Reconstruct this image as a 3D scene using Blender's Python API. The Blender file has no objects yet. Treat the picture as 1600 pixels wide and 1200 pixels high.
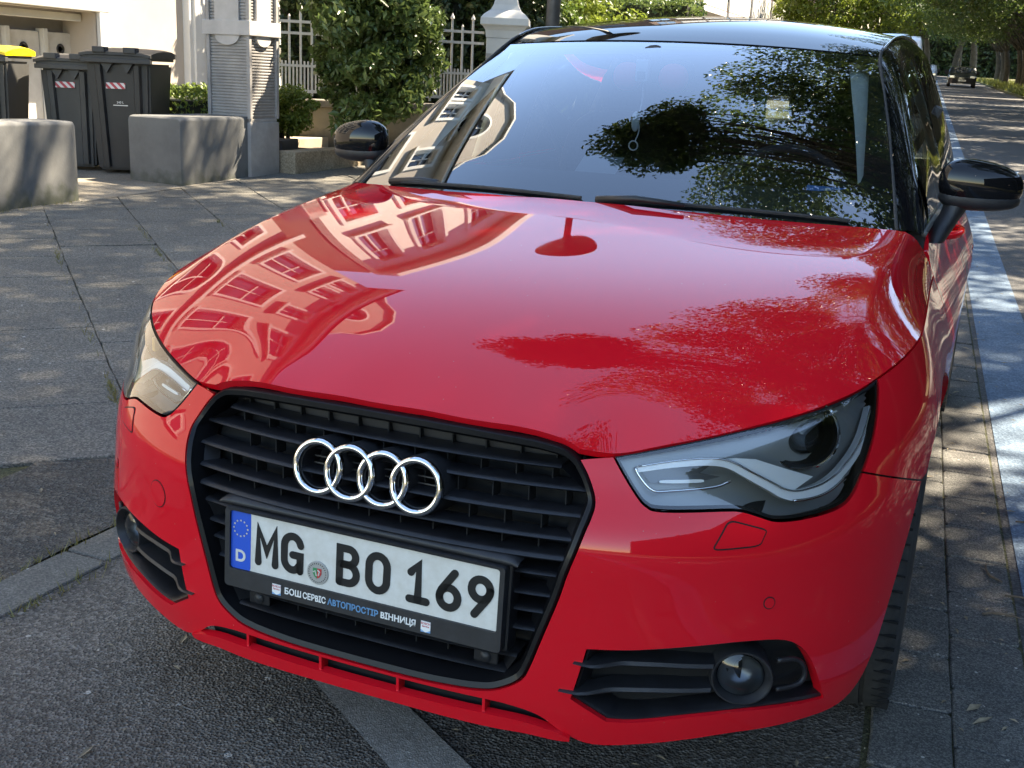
import bpy, bmesh, math, random
import numpy as np
from mathutils import Vector, Matrix, Euler
from mathutils.geometry import delaunay_2d_cdt
R = math.radians
random.seed(7); rng = np.random.default_rng(7)
scene = bpy.context.scene
COL = scene.collection

# ---------------------------------------------------------------- camera
CAM = dict(loc=(0.8836, -1.5229, 1.2427), yaw=-0.39214, pitch=0.26589, roll=0.04664, f=1741.78)
def cam_rows():
    y, p, r = CAM['yaw'], CAM['pitch'], CAM['roll']
    R0 = np.array([[1, 0, 0], [0, 0, -1], [0, 1, 0.]])
    Rz = np.array([[math.cos(y), -math.sin(y), 0], [math.sin(y), math.cos(y), 0], [0, 0, 1]])
    Rx = np.array([[1, 0, 0], [0, math.cos(p), -math.sin(p)], [0, math.sin(p), math.cos(p)]])
    Rr = np.array([[math.cos(r), -math.sin(r), 0], [math.sin(r), math.cos(r), 0], [0, 0, 1]])
    return Rr @ Rx @ R0 @ Rz
CR = cam_rows()
cd = bpy.data.cameras.new('camera'); camo = bpy.data.objects.new('camera', cd); COL.objects.link(camo)
cd.sensor_width = 36; cd.sensor_fit = 'HORIZONTAL'; cd.lens = CAM['f'] / 1600 * 36
cd.clip_start = .05; cd.clip_end = 2000
M = Matrix.Identity(4)
for i in range(3):
    M[i][0] = CR[0][i]; M[i][1] = -CR[1][i]; M[i][2] = -CR[2][i]; M[i][3] = CAM['loc'][i]
camo.matrix_world = M
scene.camera = camo

# ---------------------------------------------------------------- light
SUN = Vector((0.36, 0.46, 0.81)).normalized()          # towards the sun
w = bpy.data.worlds.new('World'); scene.world = w; w.use_nodes = True
nt = w.node_tree; sky = nt.nodes.new('ShaderNodeTexSky'); sky.sky_type = 'NISHITA'
sky.sun_disc = False; sky.sun_elevation = math.asin(SUN.z); sky.sun_rotation = math.atan2(SUN.x, SUN.y)
sky.air_density = 1.0; sky.dust_density = .05; sky.ozone_density = 3.2
bg = nt.nodes['Background']; bg.inputs['Strength'].default_value = .105
nt.links.new(sky.outputs[0], bg.inputs[0])
sd = bpy.data.lights.new('sun', 'SUN'); sd.energy = 4.2; sd.angle = R(.53); sd.color = (1, .93, .82)
so = bpy.data.objects.new('sun', sd); COL.objects.link(so); so.location = (6, 8, 14)
so.rotation_euler = SUN.to_track_quat('Z', 'Y').to_euler()
vs = scene.view_settings; vs.view_transform = 'Standard'; vs.look = 'None'; vs.exposure = 2.72; vs.gamma = 1
vs.use_curve_mapping = False
vs.use_white_balance = True; vs.white_balance_temperature = 7650; vs.white_balance_tint = 10
scene.cycles.max_bounces = 10; scene.cycles.transparent_max_bounces = 12
scene.cycles.use_denoising = True
scene.cycles.sample_clamp_indirect = 6

# ---------------------------------------------------------------- materials
MATS = {}
def mat(name, base=(.5, .5, .5), rough=.5, metal=0, coat=0, coat_r=.02, spec=.5, noise=None, bump=None, extra=None):
    """principled material; noise=(scale, amount[, colour2]); bump=(scale, strength, distance)"""
    if name in MATS: return MATS[name]
    m = bpy.data.materials.new(name); m.use_nodes = True; MATS[name] = m
    t = m.node_tree; b = t.nodes['Principled BSDF']
    b.inputs['Base Color'].default_value = (*base, 1); b.inputs['Roughness'].default_value = rough
    b.inputs['Metallic'].default_value = metal; b.inputs['Coat Weight'].default_value = coat
    b.inputs['Coat Roughness'].default_value = coat_r; b.inputs['Specular IOR Level'].default_value = spec
    geo = t.nodes.new('ShaderNodeNewGeometry')
    if noise:
        c2 = noise[2] if len(noise) > 2 else tuple(c * (1 - noise[1]) for c in base)
        n = t.nodes.new('ShaderNodeTexNoise'); n.inputs['Scale'].default_value = noise[0]; n.inputs['Detail'].default_value = 6
        n.inputs['Roughness'].default_value = .65
        t.links.new(geo.outputs['Position'], n.inputs['Vector'])
        mr = t.nodes.new('ShaderNodeMapRange'); mr.inputs[1].default_value = .35; mr.inputs[2].default_value = .65
        t.links.new(n.outputs[0], mr.inputs[0])
        mx = t.nodes.new('ShaderNodeMix'); mx.data_type = 'RGBA'
        mx.inputs['A'].default_value = (*base, 1); mx.inputs['B'].default_value = (*c2, 1)
        t.links.new(mr.outputs[0], mx.inputs['Factor']); t.links.new(mx.outputs['Result'], b.inputs['Base Color'])
    if bump:
        n2 = t.nodes.new('ShaderNodeTexNoise'); n2.inputs['Scale'].default_value = bump[0]; n2.inputs['Detail'].default_value = 5
        t.links.new(geo.outputs['Position'], n2.inputs['Vector'])
        bp = t.nodes.new('ShaderNodeBump'); bp.inputs['Strength'].default_value = bump[1]; bp.inputs['Distance'].default_value = bump[2]
        t.links.new(n2.outputs[0], bp.inputs['Height']); t.links.new(bp.outputs[0], b.inputs['Normal'])
    if extra: extra(t, b, geo)
    return m

def stone(name, dark, light, tint, scale=180., bump=.6, dist=.004, blot=1.3, blotcol=None, rough=.85, speck=0.):
    """asphalt / exposed aggregate / concrete: cells of stone with a blotchy large-scale tone"""
    if name in MATS: return MATS[name]
    m = bpy.data.materials.new(name); m.use_nodes = True; MATS[name] = m
    t = m.node_tree; b = t.nodes['Principled BSDF']; b.inputs['Roughness'].default_value = rough
    geo = t.nodes.new('ShaderNodeNewGeometry')
    v = t.nodes.new('ShaderNodeTexVoronoi'); v.inputs['Scale'].default_value = scale; v.inputs['Randomness'].default_value = 1
    n1 = t.nodes.new('ShaderNodeTexNoise'); n1.inputs['Scale'].default_value = scale * .35; n1.inputs['Detail'].default_value = 8; n1.inputs['Roughness'].default_value = .7
    n2 = t.nodes.new('ShaderNodeTexNoise'); n2.inputs['Scale'].default_value = blot; n2.inputs['Detail'].default_value = 9; n2.inputs['Roughness'].default_value = .68
    for n in (v, n1, n2): t.links.new(geo.outputs['Position'], n.inputs['Vector'])
    sep = t.nodes.new('ShaderNodeSeparateColor'); t.links.new(v.outputs['Color'], sep.inputs[0])
    mx = t.nodes.new('ShaderNodeMix'); mx.data_type = 'RGBA'; mx.inputs['A'].default_value = (*dark, 1); mx.inputs['B'].default_value = (*light, 1)
    pw = t.nodes.new('ShaderNodeMath'); pw.operation = 'POWER'; pw.inputs[1].default_value = 1.7; t.links.new(sep.outputs[0], pw.inputs[0])
    t.links.new(pw.outputs[0], mx.inputs['Factor'])
    last = mx.outputs['Result']
    mr = t.nodes.new('ShaderNodeMapRange'); mr.inputs[1].default_value = .3; mr.inputs[2].default_value = .7; t.links.new(n2.outputs[0], mr.inputs[0])
    m2 = t.nodes.new('ShaderNodeMix'); m2.data_type = 'RGBA'; m2.blend_type = 'MULTIPLY'; m2.inputs['Factor'].default_value = 1
    cr = t.nodes.new('ShaderNodeMix'); cr.data_type = 'RGBA'; cr.inputs['A'].default_value = (*(blotcol or (.55, .55, .55)), 1); cr.inputs['B'].default_value = (*tint, 1)
    t.links.new(mr.outputs[0], cr.inputs['Factor'])
    t.links.new(last, m2.inputs['A']); t.links.new(cr.outputs['Result'], m2.inputs['B'])
    last = m2.outputs['Result']
    if speck:
        v2 = t.nodes.new('ShaderNodeTexVoronoi'); v2.inputs['Scale'].default_value = scale * .28
        t.links.new(geo.outputs['Position'], v2.inputs['Vector'])
        s2 = t.nodes.new('ShaderNodeSeparateColor'); t.links.new(v2.outputs['Color'], s2.inputs[0])
        gt = t.nodes.new('ShaderNodeMath'); gt.operation = 'GREATER_THAN'; gt.inputs[1].default_value = 1 - speck; t.links.new(s2.outputs[1], gt.inputs[0])
        lt = t.nodes.new('ShaderNodeMath'); lt.operation = 'LESS_THAN'; lt.inputs[1].default_value = .33; t.links.new(v2.outputs['Distance'], lt.inputs[0])
        ml = t.nodes.new('ShaderNodeMath'); ml.operation = 'MULTIPLY'; t.links.new(gt.outputs[0], ml.inputs[0]); t.links.new(lt.outputs[0], ml.inputs[1])
        m3 = t.nodes.new('ShaderNodeMix'); m3.data_type = 'RGBA'; m3.inputs['B'].default_value = (.42, .4, .36, 1)
        t.links.new(ml.outputs[0], m3.inputs['Factor']); t.links.new(last, m3.inputs['A']); last = m3.outputs['Result']
    t.links.new(last, b.inputs['Base Color'])
    ad = t.nodes.new('ShaderNodeMath'); ad.operation = 'ADD'; t.links.new(v.outputs['Distance'], ad.inputs[0]); t.links.new(n1.outputs[0], ad.inputs[1])
    bp = t.nodes.new('ShaderNodeBump'); bp.inputs['Strength'].default_value = bump; bp.inputs['Distance'].default_value = dist
    t.links.new(ad.outputs[0], bp.inputs['Height']); t.links.new(bp.outputs[0], b.inputs['Normal'])
    return m

def glassmat(name, tint=(1, 1, 1), ior=1.5, rough=0., dens=1.0):
    if name in MATS: return MATS[name]
    m = bpy.data.materials.new(name); m.use_nodes = True; MATS[name] = m
    t = m.node_tree; t.nodes.remove(t.nodes['Principled BSDF']); out = t.nodes['Material Output']
    tr = t.nodes.new('ShaderNodeBsdfTransparent'); tr.inputs[0].default_value = (*tint, 1)
    gl = t.nodes.new('ShaderNodeBsdfGlossy'); gl.inputs['Roughness'].default_value = rough; gl.inputs[0].default_value = (1, 1, 1, 1)
    fr = t.nodes.new('ShaderNodeFresnel'); fr.inputs[0].default_value = ior
    ms = t.nodes.new('ShaderNodeMixShader')
    k = t.nodes.new('ShaderNodeMath'); k.operation = 'MULTIPLY'; k.inputs[1].default_value = dens; k.use_clamp = True
    t.links.new(fr.outputs[0], k.inputs[0])
    t.links.new(k.outputs[0], ms.inputs[0]); t.links.new(tr.outputs[0], ms.inputs[1]); t.links.new(gl.outputs[0], ms.inputs[2])
    t.links.new(ms.outputs[0], out.inputs[0])
    return m

def leafmat(name, c1, c2, trans=.35, scale=2.5):
    if name in MATS: return MATS[name]
    m = bpy.data.materials.new(name); m.use_nodes = True; MATS[name] = m
    t = m.node_tree; b = t.nodes['Principled BSDF']; out = t.nodes['Material Output']
    b.inputs['Roughness'].default_value = .42; b.inputs['Specular IOR Level'].default_value = .4
    geo = t.nodes.new('ShaderNodeNewGeometry')
    n = t.nodes.new('ShaderNodeTexNoise'); n.inputs['Scale'].default_value = scale; n.inputs['Detail'].default_value = 3
    t.links.new(geo.outputs['Position'], n.inputs['Vector'])
    mr = t.nodes.new('ShaderNodeMapRange'); mr.inputs[1].default_value = .3; mr.inputs[2].default_value = .7; t.links.new(n.outputs[0], mr.inputs[0])
    ad = t.nodes.new('ShaderNodeMath'); ad.operation = 'MULTIPLY_ADD'; ad.inputs[1].default_value = .55
    t.links.new(geo.outputs['Random Per Island'], ad.inputs[0]); 
    hm = t.nodes.new('ShaderNodeMath'); hm.operation = 'MULTIPLY'; hm.inputs[1].default_value = .5; t.links.new(mr.outputs[0], hm.inputs[0])
    t.links.new(hm.outputs[0], ad.inputs[2])
    mx = t.nodes.new('ShaderNodeMix'); mx.data_type = 'RGBA'; mx.inputs['A'].default_value = (*c1, 1); mx.inputs['B'].default_value = (*c2, 1)
    t.links.new(ad.outputs[0], mx.inputs['Factor']); t.links.new(mx.outputs['Result'], b.inputs['Base Color'])
    tl = t.nodes.new('ShaderNodeBsdfTranslucent'); t.links.new(mx.outputs['Result'], tl.inputs[0])
    ms = t.nodes.new('ShaderNodeMixShader'); ms.inputs[0].default_value = trans
    t.links.new(b.outputs[0], ms.inputs[1]); t.links.new(tl.outputs[0], ms.inputs[2]); t.links.new(ms.outputs[0], out.inputs[0])
    return m

def dusty(t, b, geo):       # a film of dust that dulls the clear coat here and there
    n = t.nodes.new('ShaderNodeTexNoise'); n.inputs['Scale'].default_value = 9; n.inputs['Detail'].default_value = 9; n.inputs['Roughness'].default_value = .75
    t.links.new(geo.outputs['Position'], n.inputs['Vector'])
    mr = t.nodes.new('ShaderNodeMapRange'); mr.inputs[1].default_value = .45; mr.inputs[2].default_value = .8; mr.inputs[3].default_value = .008; mr.inputs[4].default_value = .05
    t.links.new(n.outputs[0], mr.inputs[0]); t.links.new(mr.outputs[0], b.inputs['Coat Roughness'])
    v = t.nodes.new('ShaderNodeTexVoronoi'); v.inputs['Scale'].default_value = 105; t.links.new(geo.outputs['Position'], v.inputs['Vector'])      # pollen and grit specks
    sc = t.nodes.new('ShaderNodeSeparateColor'); t.links.new(v.outputs['Color'], sc.inputs[0])
    g1 = t.nodes.new('ShaderNodeMath'); g1.operation = 'GREATER_THAN'; g1.inputs[1].default_value = .955; t.links.new(sc.outputs[0], g1.inputs[0])
    g2 = t.nodes.new('ShaderNodeMath'); g2.operation = 'LESS_THAN'; g2.inputs[1].default_value = .10; t.links.new(v.outputs['Distance'], g2.inputs[0])
    g3 = t.nodes.new('ShaderNodeMath'); g3.operation = 'MULTIPLY'; t.links.new(g1.outputs[0], g3.inputs[0]); t.links.new(g2.outputs[0], g3.inputs[1])
    mx = t.nodes.new('ShaderNodeMix'); mx.data_type = 'RGBA'; mx.inputs['A'].default_value = b.inputs['Base Color'].default_value; mx.inputs['B'].default_value = (.42, .30, .22, 1)
    g4 = t.nodes.new('ShaderNodeMath'); g4.operation = 'MULTIPLY'; g4.inputs[1].default_value = .6; t.links.new(g3.outputs[0], g4.inputs[0])
    t.links.new(g4.outputs[0], mx.inputs['Factor']); t.links.new(mx.outputs['Result'], b.inputs['Base Color'])
PAINT = mat('red_car_paint', (.66, .008, .017), .42, 0, 1.0, .012, 0., extra=dusty)
BGLOSS = mat('black_gloss', (.005, .005, .006), .4, 0, .8, .02, 0., extra=dusty)
PIANO = mat('black_trim', (.005, .005, .006), .42, 0, .10, .05, .2)
PLAST = mat('black_plastic', (.022, .022, .024), .48, spec=.45, noise=(30, .4), bump=(900, .15, .0006))
PLAST2 = mat('dark_grille_plastic', (.014, .014, .016), .42, spec=.45, noise=(25, .5), bump=(900, .12, .0006))
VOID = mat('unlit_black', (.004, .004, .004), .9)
CHROME = mat('chrome', (.78, .78, .79), .07, 1, noise=(60, .12))
SILVER = mat('silver_reflector', (.62, .63, .64), .28, 1)
RUBBER = mat('rubber', (.038, .037, .035), .8, noise=(60, .4), bump=(300, .3, .001))
GLASS = glassmat('windscreen_glass', (.82, .89, .88), 1.52, 0, 2.9)
SIDEG = glassmat('side_glass', (.62, .70, .70), 1.52)
LENS = glassmat('lamp_lens', (.95, .97, .96), 1.5, 0, 2.0)

# ---------------------------------------------------------------- mesh helpers
def link(o, parent=None):
    COL.objects.link(o)
    if parent is not None: o.parent = parent
    return o
def mesh_obj(name, V, Fc, m=None, parent=None, smooth=False, angle=None, loop_normals=None):
    me = bpy.data.meshes.new(name); me.from_pydata([tuple(v) for v in V], [], [tuple(f) for f in Fc]); me.update()
    if m: me.materials.append(m)
    if smooth or angle is not None or loop_normals is not None:
        me.polygons.foreach_set('use_smooth', [True] * len(me.polygons))
    if angle is not None: me.set_sharp_from_angle(angle=R(angle))
    if loop_normals is not None: me.normals_split_custom_set(loop_normals)
    return link(bpy.data.objects.new(name, me), parent)
def thing(name, label, cat, loc=(0, 0, 0), rz=0, group=None):
    o = bpy.data.objects.new(name, None); COL.objects.link(o); o.location = loc; o.rotation_euler = (0, 0, rz)
    o.empty_display_size = .1
    return tag(o, label, cat, group)
def tag(o, label, cat, group=None, kind=None):
    o['label'] = label; o['category'] = cat
    if group: o['group'] = group
    if kind: o['kind'] = kind
    return o
def struct(o): o['kind'] = 'structure'; return o
def fixw(o, parent):       # keep world coordinates when the parent sits away from the origin
    o.matrix_parent_inverse = parent.matrix_basis.inverted(); return o

class MB:
    """collects simple solids into one mesh"""
    def __init__(s): s.V = []; s.F = []
    def add(s, V, F):
        n = len(s.V); s.V += [tuple(map(float, v)) for v in V]; s.F += [tuple(i + n for i in f) for f in F]; return s
    def box(s, lo, hi, bev=0, rot=None, at=None):
        bm = bmesh.new(); bmesh.ops.create_cube(bm, size=1)
        c = [(a + b) / 2 for a, b in zip(lo, hi)]; d = [b - a for a, b in zip(lo, hi)]
        for v in bm.verts: v.co = Vector((v.co.x * d[0] + c[0], v.co.y * d[1] + c[1], v.co.z * d[2] + c[2]))
        if bev: bmesh.ops.bevel(bm, geom=bm.edges[:], offset=bev, segments=2, affect='EDGES', profile=.6)
        if rot is not None:
            p = Vector(at or c)
            for v in bm.verts: v.co = rot @ (v.co - p) + p
        bm.verts.index_update(); s.add([v.co for v in bm.verts], [[v.index for v in f.verts] for f in bm.faces]); bm.free(); return s
    def tube(s, pts, rad, n=8, cap=True, closed=False):
        pts = [Vector(p) for p in pts]; k = len(pts); rad = [float(rad)] * k if np.isscalar(rad) else [float(q) for q in rad]
        V = []; up = None
        for i, p in enumerate(pts):
            a = pts[(i - 1) % k] if (i or closed) else p; b = pts[(i + 1) % k] if (i < k - 1 or closed) else p
            d = (b - a).normalized()
            if up is None: up = d.orthogonal().normalized()
            up = (up - d * up.dot(d)).normalized(); q = d.cross(up)
            V += [p + rad[i] * (math.cos(2 * math.pi * j / n) * up + math.sin(2 * math.pi * j / n) * q) for j in range(n)]
        F = []
        for i in range(k if closed else k - 1):
            i2 = (i + 1) % k
            F += [(i * n + j, i * n + (j + 1) % n, i2 * n + (j + 1) % n, i2 * n + j) for j in range(n)]
        if cap and not closed: F += [tuple(range(n))[::-1], tuple((k - 1) * n + j for j in range(n))]
        return s.add(V, F)
    def lathe(s, prof, n=32, axis='Z', at=(0, 0, 0), closed=False):
        V = []; F = []; k = len(prof)
        for j in range(n):
            a = 2 * math.pi * j / n
            for (r, h) in prof:
                c, d = r * math.cos(a), r * math.sin(a)
                p = {'Z': (c, d, h), 'X': (h, c, d), 'Y': (c, h, -d)}[axis]
                V.append((p[0] + at[0], p[1] + at[1], p[2] + at[2]))
        for j in range(n):
            j2 = (j + 1) % n
            for i in range(k if closed else k - 1):
                i2 = (i + 1) % k
                F.append((j * k + i, j2 * k + i, j2 * k + i2, j * k + i2))
        return s.add(V, F)
    def prism(s, poly, h0, h1, axis='Z'):
        """polygon in 2-D extruded along an axis"""
        n = len(poly); mp = {'Z': lambda p, h: (p[0], p[1], h), 'X': lambda p, h: (h, p[0], p[1]), 'Y': lambda p, h: (p[0], h, p[1])}[axis]
        V = [mp(p, h0) for p in poly] + [mp(p, h1) for p in poly]
        F = [tuple(range(n))[::-1], tuple(range(n, 2 * n))] + [(i, (i + 1) % n, (i + 1) % n + n, i + n) for i in range(n)]
        return s.add(V, F)
    def build(s, name, m, parent=None, smooth=False, angle=None):
        o = mesh_obj(name, s.V, s.F, m, None, smooth, angle)
        bm = bmesh.new(); bm.from_mesh(o.data); bmesh.ops.recalc_face_normals(bm, faces=bm.faces[:]); bm.to_mesh(o.data); bm.free()
        if angle is not None:
            o.data.polygons.foreach_set('use_smooth', [True] * len(o.data.polygons)); o.data.set_sharp_from_angle(angle=R(angle))
        if parent is not None: o.parent = parent
        return o

def spl(xs, ys):
    xs = np.array(xs, float); ys = np.array(ys, float); n = len(xs); h = np.diff(xs)
    A = np.eye(n); r = np.zeros(n)
    for i in range(1, n - 1):
        A[i, i - 1] = h[i - 1]; A[i, i] = 2 * (h[i - 1] + h[i]); A[i, i + 1] = h[i]
        r[i] = 6 * ((ys[i + 1] - ys[i]) / h[i] - (ys[i] - ys[i - 1]) / h[i - 1])
    Mm = np.linalg.solve(A, r)
    def f(x):
        xc = np.clip(np.asarray(x, float), xs[0], xs[-1]); i = np.clip(np.searchsorted(xs, xc) - 1, 0, n - 2)
        t0 = xs[i + 1] - xc; t1 = xc - xs[i]; hh = h[i]
        return Mm[i] * t0**3 / (6 * hh) + Mm[i + 1] * t1**3 / (6 * hh) + (ys[i] / hh - Mm[i] * hh / 6) * t0 + (ys[i + 1] / hh - Mm[i + 1] * hh / 6) * t1
    return f
def crom(pts, sub=6, closed=False):
    """Catmull-Rom through 2-D / 3-D points"""
    P = [np.array(p, float) for p in pts]; n = len(P); out = []
    for i in range(n if closed else n - 1):
        p0 = P[(i - 1) % n] if (i or closed) else 2 * P[0] - P[1]; p1 = P[i]; p2 = P[(i + 1) % n]
        p3 = P[(i + 2) % n] if (i < n - 2 or closed) else 2 * P[-1] - P[-2]
        for k in range(sub):
            t = k / sub
            out.append(.5 * ((2 * p1) + (p2 - p0) * t + (2 * p0 - 5 * p1 + 4 * p2 - p3) * t * t + (3 * p1 - p0 - 3 * p2 + p3) * t**3))
    if not closed: out.append(P[-1])
    return np.array(out)
def inside(pts, poly):
    x, y = pts[:, 0], pts[:, 1]; c = np.zeros(len(pts), bool); px, py = poly[:, 0], poly[:, 1]; j = len(poly) - 1
    for i in range(len(poly)):
        cond = (py[i] > y) != (py[j] > y)
        with np.errstate(divide='ignore', invalid='ignore'):
            c ^= cond & (x < (px[j] - px[i]) * (y - py[i]) / (py[j] - py[i]) + px[i])
        j = i
    return c
def inset(poly, d):
    """move a closed polygon inwards by d (negative: outwards)"""
    P = np.array(poly, float); a = np.roll(P, 1, 0); b = np.roll(P, -1, 0)
    area = .5 * np.sum(P[:, 0] * b[:, 1] - b[:, 0] * P[:, 1]); sg = 1 if area > 0 else -1
    e1 = P - a; e2 = b - P
    e1 /= np.linalg.norm(e1, axis=1)[:, None] + 1e-12; e2 /= np.linalg.norm(e2, axis=1)[:, None] + 1e-12
    n1 = np.stack([-e1[:, 1], e1[:, 0]], 1) * sg; n2 = np.stack([-e2[:, 1], e2[:, 0]], 1) * sg
    nn = n1 + n2; l = np.linalg.norm(nn, axis=1); nn /= l[:, None] + 1e-9
    k = 1 / np.clip((nn * n1).sum(1), .45, 1)
    return P + nn * (d * k)[:, None]
def dens(poly, step):
    out = []
    P = np.array(poly, float)
    for i in range(len(P)):
        a, b = P[i], P[(i + 1) % len(P)]; n = max(1, int(np.ceil(np.linalg.norm(b - a) / step)))
        for k in range(n): out.append(a + (b - a) * k / n)
    return np.array(out)
def panel(name, outer, holes, S, step, m, parent=None, flange=.012, depth=0., hole_flange=None, grid=True):
    """sheet over a parameter domain cut by outlines; S(uv)->(P,N); returned edges are folded back by `flange`"""
    loops = [dens(outer, step)] + [dens(h, step) for h in holes]
    pts = np.concatenate(loops); edges = []; k = 0
    for l in loops:
        n = len(l); edges += [(k + i, k + (i + 1) % n) for i in range(n)]; k += n
    if grid:
        lo = loops[0].min(0); hi = loops[0].max(0)
        gx, gy = np.meshgrid(np.arange(lo[0] + step / 2, hi[0], step), np.arange(lo[1] + step / 2, hi[1], step))
        g = np.stack([gx.ravel(), gy.ravel()], 1); ok = inside(g, loops[0])
        for h in loops[1:]: ok &= ~inside(g, h)
        g = g[ok]
        if len(g):
            dmin = np.full(len(g), 9.)
            for c in range(0, len(pts), 400):
                dmin = np.minimum(dmin, np.sqrt(((g[:, None] - pts[None, c:c + 400])**2).sum(-1)).min(1))
            g = g[dmin > .42 * step]
        allp = np.concatenate([pts, g])
    else: allp = pts
    V2, E2, F2, *_ = delaunay_2d_cdt([Vector(p) for p in allp], edges, [], 0, 1e-7)
    uv = np.array([[v.x, v.y] for v in V2]); F2 = [f for f in F2 if len(f) == 3]
    cen = np.array([uv[list(f)].mean(0) for f in F2]); ok = inside(cen, loops[0])
    for h in loops[1:]: ok &= ~inside(cen, h)
    F2 = [f for f, o in zip(F2, ok) if o]
    P, N = S(uv); P = P - N * depth
    V = [tuple(p) for p in P]; faces = []; ln = []
    t0 = F2[0]; nrm = np.cross(P[t0[1]] - P[t0[0]], P[t0[2]] - P[t0[0]]); flip = nrm @ N[t0[0]] < 0
    cnt = {}
    for f in F2:
        f = f[::-1] if flip else f; faces.append(tuple(f)); ln += [tuple(N[i]) for i in f]
        for a, b in zip(f, f[1:] + f[:1]) if isinstance(f, list) else zip(f, tuple(f[1:]) + (f[0],)): cnt[(a, b)] = 1
    if flange:
        hid = None
        ring = {}
        def dup(i):
            if i not in ring:
                ring[i] = len(V); V.append(tuple(P[i])); V.append(tuple(P[i] - N[i] * flange))
            return ring[i]
        for (a, b) in list(cnt):
            if (b, a) not in cnt:
                ia, ib = dup(a), dup(b); f = (ib, ia, ia + 1, ib + 1)
                q = np.cross(np.array(V[f[1]]) - np.array(V[f[0]]), np.array(V[f[2]]) - np.array(V[f[0]])); q /= np.linalg.norm(q) + 1e-12
                faces.append(f); ln += [tuple(q)] * 4
    return mesh_obj(name, V, faces, m, parent, loop_normals=ln)

# ================================================================ setting
def sp(s, w): return .5 * (s + np.sqrt(s * s + w * w))
def gz(x, y):
    x = np.asarray(x, float); y = np.asarray(y, float)
    return .026 * sp(y - 2.2, .8) + .025 * (sp(-1.15 - x, .15) - sp(-9 - x, .5)) - .0035
def grad(x, y): return (float(gz(x + .05, y) - gz(x - .05, y)) / .1, float(gz(x, y + .05) - gz(x, y - .05)) / .1)
SK = .058                                             # the street runs at a slight angle to the car
def st(xs, y): return xs - SK * y                     # street coordinate -> x
ASPH = stone('asphalt', (.070, .066, .059), (.245, .232, .208), (1.2, 1.16, 1.1), 150, 1.0, .010, 1.1, (.68, .66, .64), .8, .014)
ROADM = stone('road_asphalt', (.045, .045, .046), (.13, .128, .125), (1.15, 1.13, 1.1), 150, .5, .004, .8, (.7, .7, .7), .85)
SLABM = stone('exposed_aggregate_slab', (.070, .067, .060), (.235, .222, .195), (1.15, 1.12, 1.05), 170, .55, .004, 1.7, (.66, .66, .64), .85, .006)
PAVM = stone('concrete_paver', (.055, .055, .054), (.22, .215, .20), (1.15, 1.13, 1.1), 330, .5, .003, 4.0, (.6, .62, .62), .85, .01)
KERBM = stone('kerb_concrete', (.10, .096, .084), (.22, .21, .185), (1.1, 1.08, 1.02), 240, .4, .003, 3.0, (.6, .58, .53), .85, .006)
JOINT = stone('soil_joint', (.035, .031, .022), (.12, .10, .07), (1.1, 1.2, .85), 190, .8, .006, 3.0, (.5, .7, .35), .95)
BLUE = stone('blue_road_paint', (.085, .140, .21), (.19, .275, .37), (1.05, 1.05, 1.05), 140, .6, .004, 4.5, (.6, .62, .63), .8)
SOIL = stone('garden_soil', (.035, .024, .016), (.10, .07, .045), (1.1, 1.05, 1), 60, .9, .02, 2, (.6, .6, .6), .95)
GRASSG = stone('verge_ground', (.05, .055, .02), (.17, .14, .075), (1.2, 1.2, 1), 25, .8, .03, .5, (.6, .7, .45), .95)

def sheet(name, xs, ys, fz, m, xmap=None):
    X, Y = np.meshgrid(xs, ys, indexing='ij'); X2 = xmap(X, Y) if xmap else X
    Z = fz(X2, Y); V = np.stack([X2, Y, Z], -1).reshape(-1, 3); n = len(ys)
    F = [(i * n + j, (i + 1) * n + j, (i + 1) * n + j + 1, i * n + j + 1) for i in range(len(xs) - 1) for j in range(n - 1)]
    return struct(mesh_obj(name, V, F, m, smooth=True))
yl = np.concatenate([[-400, -120, -40, -20], np.arange(-10, 14, .5), np.arange(14, 60, 3), [70, 90, 120, 160, 220, 300, 420]])
# base ground, dropped a little under the slabs and under the road surface
def gbase(x, y):
    drop = np.where(x < -1.19, .022, 0) + np.where(x + SK * y > 1.19, .012, 0)
    return gz(x, y) - drop
sheet('ground', np.concatenate([[-500, -150, -60, -30, -16], np.arange(-9.5, -1.3, .5), [-1.191, -1.189, -.6, 0, .6, .9, 1.0]]), yl, gbase, ASPH)
sheet('ground', np.array([1.0, 1.1, 1.189, 1.191, 2, 4, 8, 16, 40, 150, 500]), yl, lambda x, y: gz(x, y) - np.where(x > 1.2, .012, 0), ASPH)
bpy.data.objects['ground.001'].name = 'road_bed'
rd = sheet('road', np.array([1.178, 1.6, 2.5, 3.5, 5.1]), yl, lambda x, y: gz(x, y) + .002, ROADM, lambda X, Y: st(X, Y))
sheet('cycle_lane_marking', np.array([1.2, 1.33, 1.46]), np.concatenate([np.arange(-6, 14, .5), np.arange(14, 120, 3)]), lambda x, y: gz(x, y) + .006, BLUE, lambda X, Y: st(X, Y))
vg = sheet('verge', np.array([5.1, 5.101, 5.22, 7, 10, 20, 60]), yl, lambda x, y: gz(x, y) + np.where(x + SK * y > 5.1005, .11, 0), GRASSG, lambda X, Y: st(X, Y))

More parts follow.
